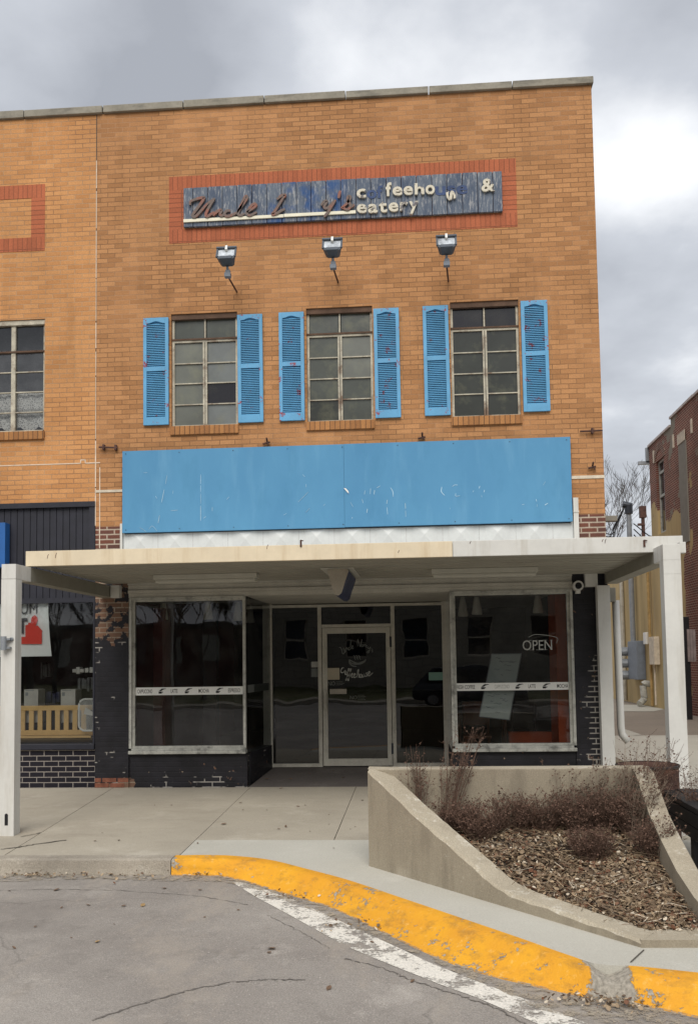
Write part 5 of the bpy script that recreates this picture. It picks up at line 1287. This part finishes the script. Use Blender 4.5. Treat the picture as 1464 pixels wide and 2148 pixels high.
# =================================================================== RUSTY TUB, BLACK BENCH
tb = thing('rusty_tub', 'round rusty metal tub behind the right end of the planter', 'tub')
c = P(1357, 1606, -3.55); rr = (P(1421, 1606, -3.55).x-P(1292, 1606, -3.55).x)/2
bm = B(); zg = SZ(c.y); hT = c.z-zg
lathe(bm, [(rr*.97, 0), (rr, .05), (rr, hT*.5), (rr*.99, hT-.02), (rr*1.02, hT), (rr*.99, hT+.01), (rr*.95, hT), (rr*.95, hT-.25), (0.01, hT-.26)], (c.x, c.y, zg), 36); obj('drum', bm, 'rust', tb, True)
bm = B(); lathe(bm, [(rr*1.0, hT-.012), (rr*1.035, hT-.004), (rr*1.035, hT+.012), (rr*1.0, hT+.016)], (c.x, c.y, zg), 36); obj('rolled_rim', bm, 'blackmetal', tb)
be = thing('plank_bench', 'black plank bench beside the right wall of the planter', 'bench')
xb_ = 2.16
e0 = XX(1384, 1655, xb_); leg = XX(1448, 1800, xb_)
zt2 = e0.z; y0b, y1b = e0.y, -7.0
bm = B(); box(bm, xb_, xb_+.13, y1b, y0b, zt2-.045, zt2, bev=.006); box(bm, xb_+.14, xb_+.27, y1b, y0b, zt2-.045, zt2+.004, bev=.006); box(bm, xb_+.28, xb_+.41, y1b, y0b, zt2-.045, zt2, bev=.006); obj('seat', bm, 'blackwood', be)
bm = B(); box(bm, xb_+.0, xb_+.035, y1b, y0b-.02, zt2-.16, zt2-.052, bev=.005); box(bm, xb_+.004, xb_+.04, y1b, y0b-.04, zt2-.27, zt2-.165, bev=.005); obj('apron', bm, 'blackwood', be)
for yy in (leg.y, leg.y-1.6):
    for xx in (xb_+.045, xb_+.33):
        bm = B(); box(bm, xx-.03, xx+.05, yy-.05, yy+.05, SZ(yy)-.01, zt2-.05, bev=.006); obj('leg', bm, 'blackwood', be)

# =================================================================== RED BUILDING
rb = thing('red_building', 'old red brick building with peeling yellow paint across the alley', 'building')
XW = 7.5
def wl_(bm, y0, y1, z0, z1, holes=(), mi=0):
    ys = sorted({y0, y1, *[h[0] for h in holes], *[h[1] for h in holes]}); zs = sorted({z0, z1, *[h[2] for h in holes], *[h[3] for h in holes]})
    for a, b in zip(ys, ys[1:]):
        for c_, d in zip(zs, zs[1:]):
            if any(h[0] < (a+b)/2 < h[1] and h[2] < (c_+d)/2 < h[3] for h in holes): continue
            quad(bm, ((XW, b, c_), (XW, a, c_), (XW, a, d), (XW, b, d)), mi)
    for h in holes:
        a, b, c_, d = h; X2 = XW+.2
        quad(bm, ((XW, a, c_), (X2, a, c_), (X2, a, d), (XW, a, d))); quad(bm, ((X2, b, c_), (XW, b, c_), (XW, b, d), (X2, b, d))); quad(bm, ((XW, a, d), (X2, a, d), (X2, b, d), (XW, b, d))); quad(bm, ((X2, a, c_), (XW, a, c_), (XW, b, c_), (X2, b, c_)))
yF = XX(1362, 1000, XW).y; yS1 = XX(1405.5, 880, XW).y; yS2 = XX(1455, 830, XW).y
wa = XX(1391, 1100, XW); wt = XX(1384, 958, XW); w0y, w1y = XX(1394, 1050, XW).y, XX(1377.5, 1050, XW).y
wz0, wz1 = XX(1388, 1118, XW).z, XX(1384, 962, XW).z
hole = (w0y, w1y, wz0, wz1)
bm = B(); zA, zB, zC = XX(1362, 937, XW).z, XX(1430, 856, XW).z, XX(1464, 824, XW).z
wl_(bm, yS1, yF, 0, zA, [hole]); wl_(bm, yS2, yS1, 0, zB); wl_(bm, 2, yS2, 0, zC)
quad(bm, ((XW, yF, 0), (XW, yF, zA), (20, yF, zA), (20, yF, 0))); quad(bm, ((XW, 2, 0), (20, 2, 0), (20, 2, zC), (XW, 2, zC)))
for a, b, z in ((yS1, yF, zA), (yS2, yS1, zB), (2, yS2, zC)): quad(bm, ((XW, b, z-.3), (20, b, z-.3), (20, a, z-.3), (XW, a, z-.3)))
quad(bm, ((XW, yS1, zA), (XW+.3, yS1, zA), (XW+.3, yS1, zB), (XW, yS1, zB))); quad(bm, ((XW, yS2, zB), (XW+.3, yS2, zB), (XW+.3, yS2, zC), (XW, yS2, zC)))
wl_(bm, yF+.003, 34, 0, 4.7); quad(bm, ((XW, 34, 4.7), (14, 34, 4.7), (14, yF, 4.7), (XW, yF, 4.7)))
obj('wall', bm, 'oldwall', rb)
bm = B()
for a, b, z in ((yS1, yF, zA), (yS2, yS1, zB), (2, yS2, zC)): box(bm, XW-.05, XW+.3, a+.01, b-.002, z, z+.07)
obj('coping', bm, plain('pale pinkish coping', (.5, .44, .41), .8), rb)
bm = B(); box(bm, XW+.08, XW+.14, w0y, w0y+.08, wz0, wz1); box(bm, XW+.08, XW+.14, w1y-.08, w1y, wz0, wz1)
for f_ in (0, .5, .82, .97): box(bm, XW+.08, XW+.14, w0y+.08, w1y-.08, wz0+(wz1-wz0)*f_, wz0+(wz1-wz0)*f_+.08)
wn = obj('window', bm, 'oldwhite', rb); pane(((XW+.12, w1y, wz0), (XW+.12, w0y, wz0), (XW+.12, w0y, wz1), (XW+.12, w1y, wz1)), 'darkglass', wn)
bm = B(); 
for k in range(8):
    a0, a1 = math.pi*k/8, math.pi*(k+1)/8; m_ = (w0y+w1y)/2; r_ = (w1y-w0y)/2
    prism(bm, [(XW-.02, m_+r_*math.cos(a0), wz1-.02+.32*math.sin(a0)), (XW-.02, m_+r_*math.cos(a1), wz1-.02+.32*math.sin(a1)), (XW-.02, m_+(r_+.25)*math.cos(a1), wz1-.02+.55*math.sin(a1)), (XW-.02, m_+(r_+.25)*math.cos(a0), wz1-.02+.55*math.sin(a0))], (.05, 0, 0))
obj('window_arch', bm, 'redbrick_old', wn)
bm = B(); p0, p1 = XX(1447, 1140, XW), XX(1423, 930, XW)
box(bm, XW-.03, XW+.02, p0.y, p1.y, XX(1435, 1140, XW).z, XX(1435, 925, XW).z); o = obj('boarded_window', bm, 'greyboard', rb)
bm = B(); box(bm, XW-.05, XW-.032, p0.y, p1.y, XX(1435, 925, XW).z, XX(1435, 925, XW).z+.3); obj('lintel', bm, 'stoneband', rb)
for px_ in (1371, 1412, 1450):
    bm = B(); q = XX(px_, {1371: 955, 1412: 922, 1450: 890}[px_], XW); box(bm, XW-.03, XW+.01, q.y-.06, q.y+.06, q.z-.25, q.z+.15); obj('tie_plate', bm, 'stoneband', rb)
bm = B(); q = XX(1356, 968, XW); box(bm, XW-.35, XW+.02, yF+.0, yF+.12, q.z-.15, q.z-.05); box(bm, XW-.1, XW, yF, yF+.1, q.z-.1, q.z+.4); obj('gutter_end', bm, 'galv', rb)
# services on the far wall
def ypipe(name, pts, r, mat, lab, cat, extra=None):
    bm = B(); tube(bm, pts, r, 8); o = obj(name, bm, mat); return tag(o, lab, cat)
ym = XX(1330, 1300, XW-.15).y
ma = thing('service_mast', 'tall grey electrical service mast with looped wires above the canopy', 'mast')
top = XX(1318, 1075, XW-.15); bm = B(); tube(bm, ((XW-.15, top.y, 2.2), (XW-.15, top.y, top.z)), .09, 10); obj('pipe', bm, 'galv', ma)
bm = B(); tube(bm, ((XW-.15, top.y, top.z-.05), (XW-.15, top.y, top.z+.25), (XW-.35, top.y, top.z+.3)), [.14, .16, .12], 10); obj('weatherhead', bm, 'darkmetal', ma)
bm = B()
for k in range(4): tube(bm, smooth_line([(XW-.3, top.y, top.z+.2), (XW-.5-.1*k, top.y, top.z-.3-.15*k), (XW-.75, top.y-.2, top.z-.75-.12*k), (XW-1.1, top.y-.3, top.z-.75-.1*k), (XW-1.9, top.y-.3, top.z-.45-.06*k)], 4), .018, 4)
for k in range(3): tube(bm, smooth_line([(XW+.0, top.y, top.z-.4-.2*k), (XW+.7, top.y, top.z-.9-.3*k), (XW+1.3, top.y, top.z-.3-.2*k)], 4), .02, 4)
obj('wire', bm, 'ink', ma)
q = XX(1347, 1070, XW+1.); bm = B(); tube(bm, ((q.x, q.y, 4.2), (q.x, q.y, q.z+.1)), .07, 8); box(bm, q.x-.12, q.x+.12, q.y-.1, q.y+.1, q.z-.3, q.z+.15); box(bm, q.x-.14, q.x+.14, q.y-.1, q.y+.1, q.z-1.3, q.z-1.15); box(bm, q.x-.2, q.x+.04, q.y-.08, q.y+.08, q.z-.6, q.z-.52)
tag(obj('vent_pole', bm, 'rust'), 'thin rusty pole right of the grey service mast', 'pole')
mt = thing('meter_bank', 'grey electric meter bank on the peeling yellow wall', 'meter box')
a, b = XX(1333, 1424, XW-.05), XX(1349, 1344, XW-.05)
yA, yB_ = min(a.y, b.y), max(a.y, b.y); zA2, zB2 = a.z, b.z
bm = B(); box(bm, XW-.3, XW, yA, yB_, zA2, zB2, bev=.02); obj('cabinet', bm, 'greymetal', mt)
for k in range(3):
    z = zB2-.35-k*.42; bm = B(); tube(bm, ((XW-.2, yB_+.25, z), (XW-.5, yB_+.25, z)), .16, 12); obj('meter', bm, 'galv', mt)
bm = B(); box(bm, XW-.2, XW, yB_+.02, yB_+.5, zA2+.4, zB2-.05, bev=.02); obj('meter_panel', bm, 'galv', mt)
bm = B(); c_ = XX(1352, 1435, XW-.2); tube(bm, smooth_line([(XW, c_.y, c_.z), (XW-.25, c_.y, c_.z), (XW-.25, c_.y, c_.z-.3), (XW-.25, c_.y, .25), (XW-.45, c_.y-.2, .1)], 4), .11, 10); tag(obj('white_pipe', bm, 'oldwhite'), 'fat white elbow pipe at the foot of the yellow wall under the meters', 'pipe')
bm = B(); c_ = XX(1371, 1365, XW-.1); box(bm, XW-.18, XW, c_.y-.35, c_.y+.35, c_.z-.45, c_.z+.45, bev=.02); tube(bm, ((XW-.1, c_.y, c_.z-.45), (XW-.1, c_.y, .1)), .03, 6); tag(obj('junction_box', bm, 'stoneband'), 'small beige junction box on the yellow wall right of the meters', 'box')
bm = B(); c_ = XX(1354, 1339, XW-.1); box(bm, XW-.15, XW, c_.y-.2, c_.y+.2, c_.z-.2, c_.z+.2, bev=.02); tag(obj('wall_lamp', bm, 'vinyl'), 'small white square box on the yellow wall above the meters', 'box')
for px_, lab in ((1305, 'grey green vertical pipe on the yellow wall left of the meters'), (1361, 'yellow painted thin pipe on the wall right of the meters')):
    q = XX(px_, 1300, XW-.08); bm = B(); tube(bm, ((XW-.08, q.y, .05), (XW-.08, q.y, 4.6)), .07 if px_ == 1305 else .05, 8); tag(obj('wall_pipe', bm, 'alu' if px_ == 1305 else plain('yellow pipe', (.4, .27, .11), .8)), lab, 'pipe')
bm = B(); c_ = P(1281, 1089, 3.); box(bm, XR+.002, c_.x+.09, 2.93, 3.08, c_.z-.04, c_.z+.05, bev=.01); tag(obj('side_lamp', bm, 'greyboard'), 'pale grey box lamp jutting from the side of the brick building above the canopy', 'lamp')
sp = thing('signpost', 'black post with a weathered grey board by the red brick wall', 'signpost')
q = G(1443, 1509, 0, 0); zt3 = P(1437, 1294, q.y).z
bm = B(); box(bm, q.x-.09, q.x+.09, q.y-.09, q.y+.09, -.02, zt3, bev=.01); obj('post', bm, 'blackmetal', sp)
z0, z1 = P(1450, 1388, q.y-.1).z, P(1450, 1320, q.y-.1).z; xA, xB = P(1440, 1350, q.y-.1).x, P(1458, 1350, q.y-.1).x
bm = B()
for k in range(3): box(bm, xA+(xB-xA)*k/3+.003, xA+(xB-xA)*(k+1)/3-.003, q.y-.13, q.y-.095, z0, z1+random.uniform(-.01, .01), bev=.004)
obj('board', bm, 'weathered', sp)

# =================================================================== TREES
def bare_tree(x, y, z, h, seed, lab, depth=6, grp=None, minr=.0065):
    rnd = random.Random(seed); t_ = thing('bare_tree', lab, 'tree', (x, y, z), grp); tr, br = B(), B()
    def grow(p, d, l, r, lv):
        tgt = tr if lv <= 1 else br; pts, rad = [p], [r]; q = p.copy()
        for i in range(3):
            d = (d+Vector((rnd.uniform(-.16, .16), rnd.uniform(-.16, .16), rnd.uniform(-.02, .12)))).normalized(); q = q+d*l/3; pts.append(q.copy()); rad.append(r*(1-.12*(i+1)))
        rad = [max(v, minr) for v in rad]; tube(tgt, pts, rad, 6 if lv < 2 else (4 if lv < 4 else 3), cap=False)
        if lv >= depth: return
        for k in range(rnd.choice((2, 3, 3)) if lv else 4):
            an = rnd.uniform(0, 6.3); sp_ = rnd.uniform(.35, .75); u = Vector((math.cos(an), math.sin(an), 0)); nd = (d+u*sp_+Vector((0, 0, .12))).normalized()
            src = pts[-1] if k < 2 else pts[2]
            grow(src, nd, l*rnd.uniform(.62, .82), rad[-1]*rnd.uniform(.5, .7), lv+1)
    grow(Vector((0, 0, 0)), Vector((0, 0, 1)), h*.26, h*(.018 if minr > .015 else .012), 0)
    obj('trunk', tr, 'bark', t_); obj('crown', br, 'bark', t_)
    return t_
q = P(1296, 1200, 38); bare_tree(q.x, 38, -.1, 16, 4, 'bare leafless tree rising beside the right corner of the brick building', 7)
protos = [bare_tree(-15, -44, -.2, 12, 11, 'x', 7, None, .02), bare_tree(-10, -37, -.2, 10, 12, 'x', 7, None, .02)]
spots = [(-15, -44), (-11.5, -36.5), (-21, -40), (-18, -52), (-26, -47), (-33, -44), (-24, -58), (-31, -56), (-39, -52), (-14, -58), (-28, -36), (-20, -34.5)]
for i, (x, y) in enumerate(spots):
    if i < 2: t_ = protos[i]
    else:
        src = protos[i % 2]; t_ = src.copy(); COL.objects.link(t_)
        for ch in list(src.children): c_ = ch.copy(); COL.objects.link(c_); c_.parent = t_
        t_.rotation_euler = (0, 0, i*1.7); k_ = random.uniform(.85, 1.15); t_.scale = (k_, k_, k_)
    t_.location = (x, y, -.2)
    tag(t_, 'bare leafless tree in the grove on the lawn across the street', 'tree', 'bare trees across the street')
fb = thing('far_brick_building', 'long dark red brick building beyond the grove across the street', 'building')
bm = B(); box(bm, -75, -16, -84, -66, -.3, 4.6); obj('wall', bm, brick_mat('dark red brick', (.13, .05, .04), (.1, .04, .035), (.2, .16, .13)), fb)
bm = B(); box(bm, -75.3, -15.7, -84, -65.8, 4.6, 5.); obj('roof', bm, 'roofing', fb)
for k in range(18):
    bm = B(); box(bm, -73+k*3.2, -71.4+k*3.2, -65.99, -65.93, 1.6, 3.8); obj('window', bm, 'oldwhite' if k % 3 else 'darkglass', fb)
# =================================================================== ACROSS THE STREET (seen in the glass)
bm = B(); box(bm, -200, 200, -90, -31, -.5, -.2); struct('lawn', bm, 'lawn')
bm = B(); box(bm, -200, 200, -31, -28.6, -.5, -.2); struct('far_sidewalk', bm, 'walk')
ct = thing('courthouse', 'pale limestone courthouse with rows of tall dark windows across the street', 'building', (0, 0, 0))
bm = B(); cx0, cx1, cy = -12., 34., -52.
hs = []
for fl in range(3):
    for k in range(10): hs.append((cx0+2.0+k*4.3, cx0+3.7+k*4.3, 1.8+fl*4.2, 4.4+fl*4.2))
def wf(bm, x0, x1, z0, z1, holes, y):
    n0 = len(bm.faces); wall_front(bm, x0, x1, z0, z1, holes, 0, .3)
    for v in bm.verts: v.co.y = y-v.co.y
    for f in bm.faces: f.normal_flip()
wf(bm, cx0, cx1, -.3, 15, hs, cy)
obj('wall', bm, 'stone', ct)
bm = B(); box(bm, cx0-.02, cx1+.02, cy-22, cy-.35, -.3, 15); obj('wall', bm, 'stone', ct)
bm = B(); box(bm, cx0-.5, cx1+.5, cy-22.4, cy+.5, 15.01, 15.8); obj('cornice', bm, 'stoneband', ct)
for h in hs:
    bm = B(); box(bm, h[0], h[1], cy-.3, cy-.22, h[2], h[2]+.1); box(bm, h[0], h[1], cy-.3, cy-.22, (h[2]+h[3])/2-.05, (h[2]+h[3])/2+.05); box(bm, h[0], h[0]+.1, cy-.3, cy-.22, h[2]+.1, h[3]); box(bm, h[1]-.1, h[1], cy-.3, cy-.22, h[2]+.1, h[3])
    w_ = obj('window', bm, 'stoneband', ct); pane(((h[1], cy-.28, h[2]), (h[0], cy-.28, h[2]), (h[0], cy-.28, h[3]), (h[1], cy-.28, h[3])), 'darkglass', w_)
def car(x, y, lab):
    t_ = thing('parked_car', lab, 'car', (x, y, -.365)); prof = [(-2.3, .3), (-2.32, .75), (-2.2, .95), (-1.95, 1.0), (-1.5, 1.62), (-1.2, 1.7), (.5, 1.7), (.75, 1.64), (1.35, 1.05), (2.15, .92), (2.32, .7), (2.32, .3)]
    bm = B(); prism(bm, [(a, -.9, b) for a, b in prof], (0, 1.8, 0)); bmesh.ops.bevel(bm, geom=[e for e in bm.edges], offset=.05, segments=2, affect='EDGES'); obj('body', bm, 'carpaint', t_, True)
    for s in (-1, 1):
        bm = B(); quad(bm, [(a, s*.906, b) for a, b in ((-1.7, 1.08), (1.15, 1.08), (.65, 1.58), (-1.35, 1.58))][::s]); obj('window', bm, 'darkglass', t_)
        for xx in (-1.45, 1.45):
            bm = B(); tube(bm, ((xx, s*.72, .34), (xx, s*.93, .34)), .34, 20); w_ = obj('wheel', bm, 'tyre', t_); bm = B(); tube(bm, ((xx, s*.9, .34), (xx, s*.945, .34)), .2, 14); obj('rim', bm, 'chrome', w_)
    for s in (-1, 1): bm = B(); box(bm, 2.28, 2.345, s*.65-.18, s*.65+.18, .68, .82, bev=.01); obj('headlight', bm, 'vinyl', t_)
car(1.8, -26.5, 'dark suv parked across the street in front of the courthouse lawn')

# =================================================================== SKY, SUN, CAMERA
w = bpy.data.worlds.new('World'); SC.world = w; w.use_nodes = True; nt = w.node_tree; nt.nodes.clear()
class WT(NT):
    def __init__(s, t): s.t = t
wt_ = WT(nt)
outw = wt_.n('ShaderNodeOutputWorld'); bg = wt_.n('ShaderNodeBackground'); nt.links.new(bg.outputs[0], outw.inputs[0]); bg.inputs['Strength'].default_value = .1
SUN_EL, SUN_AZ = R(44), R(182)
sky = wt_.n('ShaderNodeTexSky', sky_type='NISHITA'); sky.sun_disc = False; sky.sun_elevation = SUN_EL; sky.sun_rotation = SUN_AZ; sky.air_density = 1.5; sky.dust_density = 3
tc = wt_.n('ShaderNodeTexCoord'); gen = tc.outputs['Generated']; sep = wt_.n('ShaderNodeSeparateXYZ'); nt.links.new(gen, sep.inputs[0])
dz = wt_.math('ADD', wt_.math('MAXIMUM', sep.outputs[2], 0.), .22)
pv = wt_.vec(wt_.math('DIVIDE', sep.outputs[0], dz), wt_.math('DIVIDE', sep.outputs[1], dz), 0.)
wt_._p = pv
n1 = wt_.noise(1.55, 8, .5, stretch=(1, .8, 1)); n2 = wt_.noise(4.2, 7, .55); 
nn_ = wt_.math('ADD', wt_.math('MULTIPLY', n1, .78), wt_.math('MULTIPLY', n2, .22))
def lobe(px_, py_, sharp, amt):              # a brighter or darker bank of cloud in a fixed direction of the sky
    d = ray(px_, py_).normalized(); vm = wt_.n('ShaderNodeVectorMath', operation='DOT_PRODUCT'); nt.links.new(gen, vm.inputs[0]); vm.inputs[1].default_value = d
    return wt_.math('MULTIPLY', wt_.math('POWER', wt_.math('MAXIMUM', vm.outputs['Value'], 0.), sharp), amt)
for a_ in ((1380, 320, 240, .24), (330, 120, 200, -.14), (1420, 60, 300, -.13), (720, 90, 300, .10), (1420, 620, 300, -.04), (1420, 800, 260, .08)): nn_ = wt_.math('ADD', nn_, lobe(*a_))
cl = wt_.mix(wt_.ramp(nn_, .36, .52), (3.15, 3.3, 3.65), (4.75, 4.95, 5.35))
cl = wt_.mix(wt_.ramp(nn_, .52, .68), cl, (8.6, 8.7, 8.85))
cov = wt_.mix(.93, sky.outputs[0], cl)
nt.links.new(cov, bg.inputs[0])
sl_ = bpy.data.lights.new('sun', 'SUN'); sl_.energy = 2.; sl_.angle = R(40); sl_.color = (1, .95, .88)
so = bpy.data.objects.new('sun', sl_); COL.objects.link(so)
sd = Vector((math.sin(SUN_AZ)*math.cos(SUN_EL), math.cos(SUN_AZ)*math.cos(SUN_EL), math.sin(SUN_EL)))
so.rotation_euler = sd.to_track_quat('Z', 'Y').to_euler()
cam = bpy.data.cameras.new('camera'); co = bpy.data.objects.new('camera', cam); COL.objects.link(co); SC.camera = co
co.matrix_world = Matrix.Translation((0, -CD, CH)) @ CAMROT.to_4x4()
cam.sensor_fit = 'VERTICAL'; cam.sensor_height = 36; cam.lens = 36*F/2148; cam.shift_y = (YP-1074)/2148; cam.shift_x = 0; cam.clip_end = 2000; cam.clip_start = .05
SC.view_settings.view_transform = 'Standard'; SC.view_settings.look = 'None'; SC.view_settings.exposure = .45; SC.view_settings.gamma = 1
SC.cycles.max_bounces = 8; SC.cycles.transparent_max_bounces = 16; SC.cycles.sample_clamp_indirect = 6
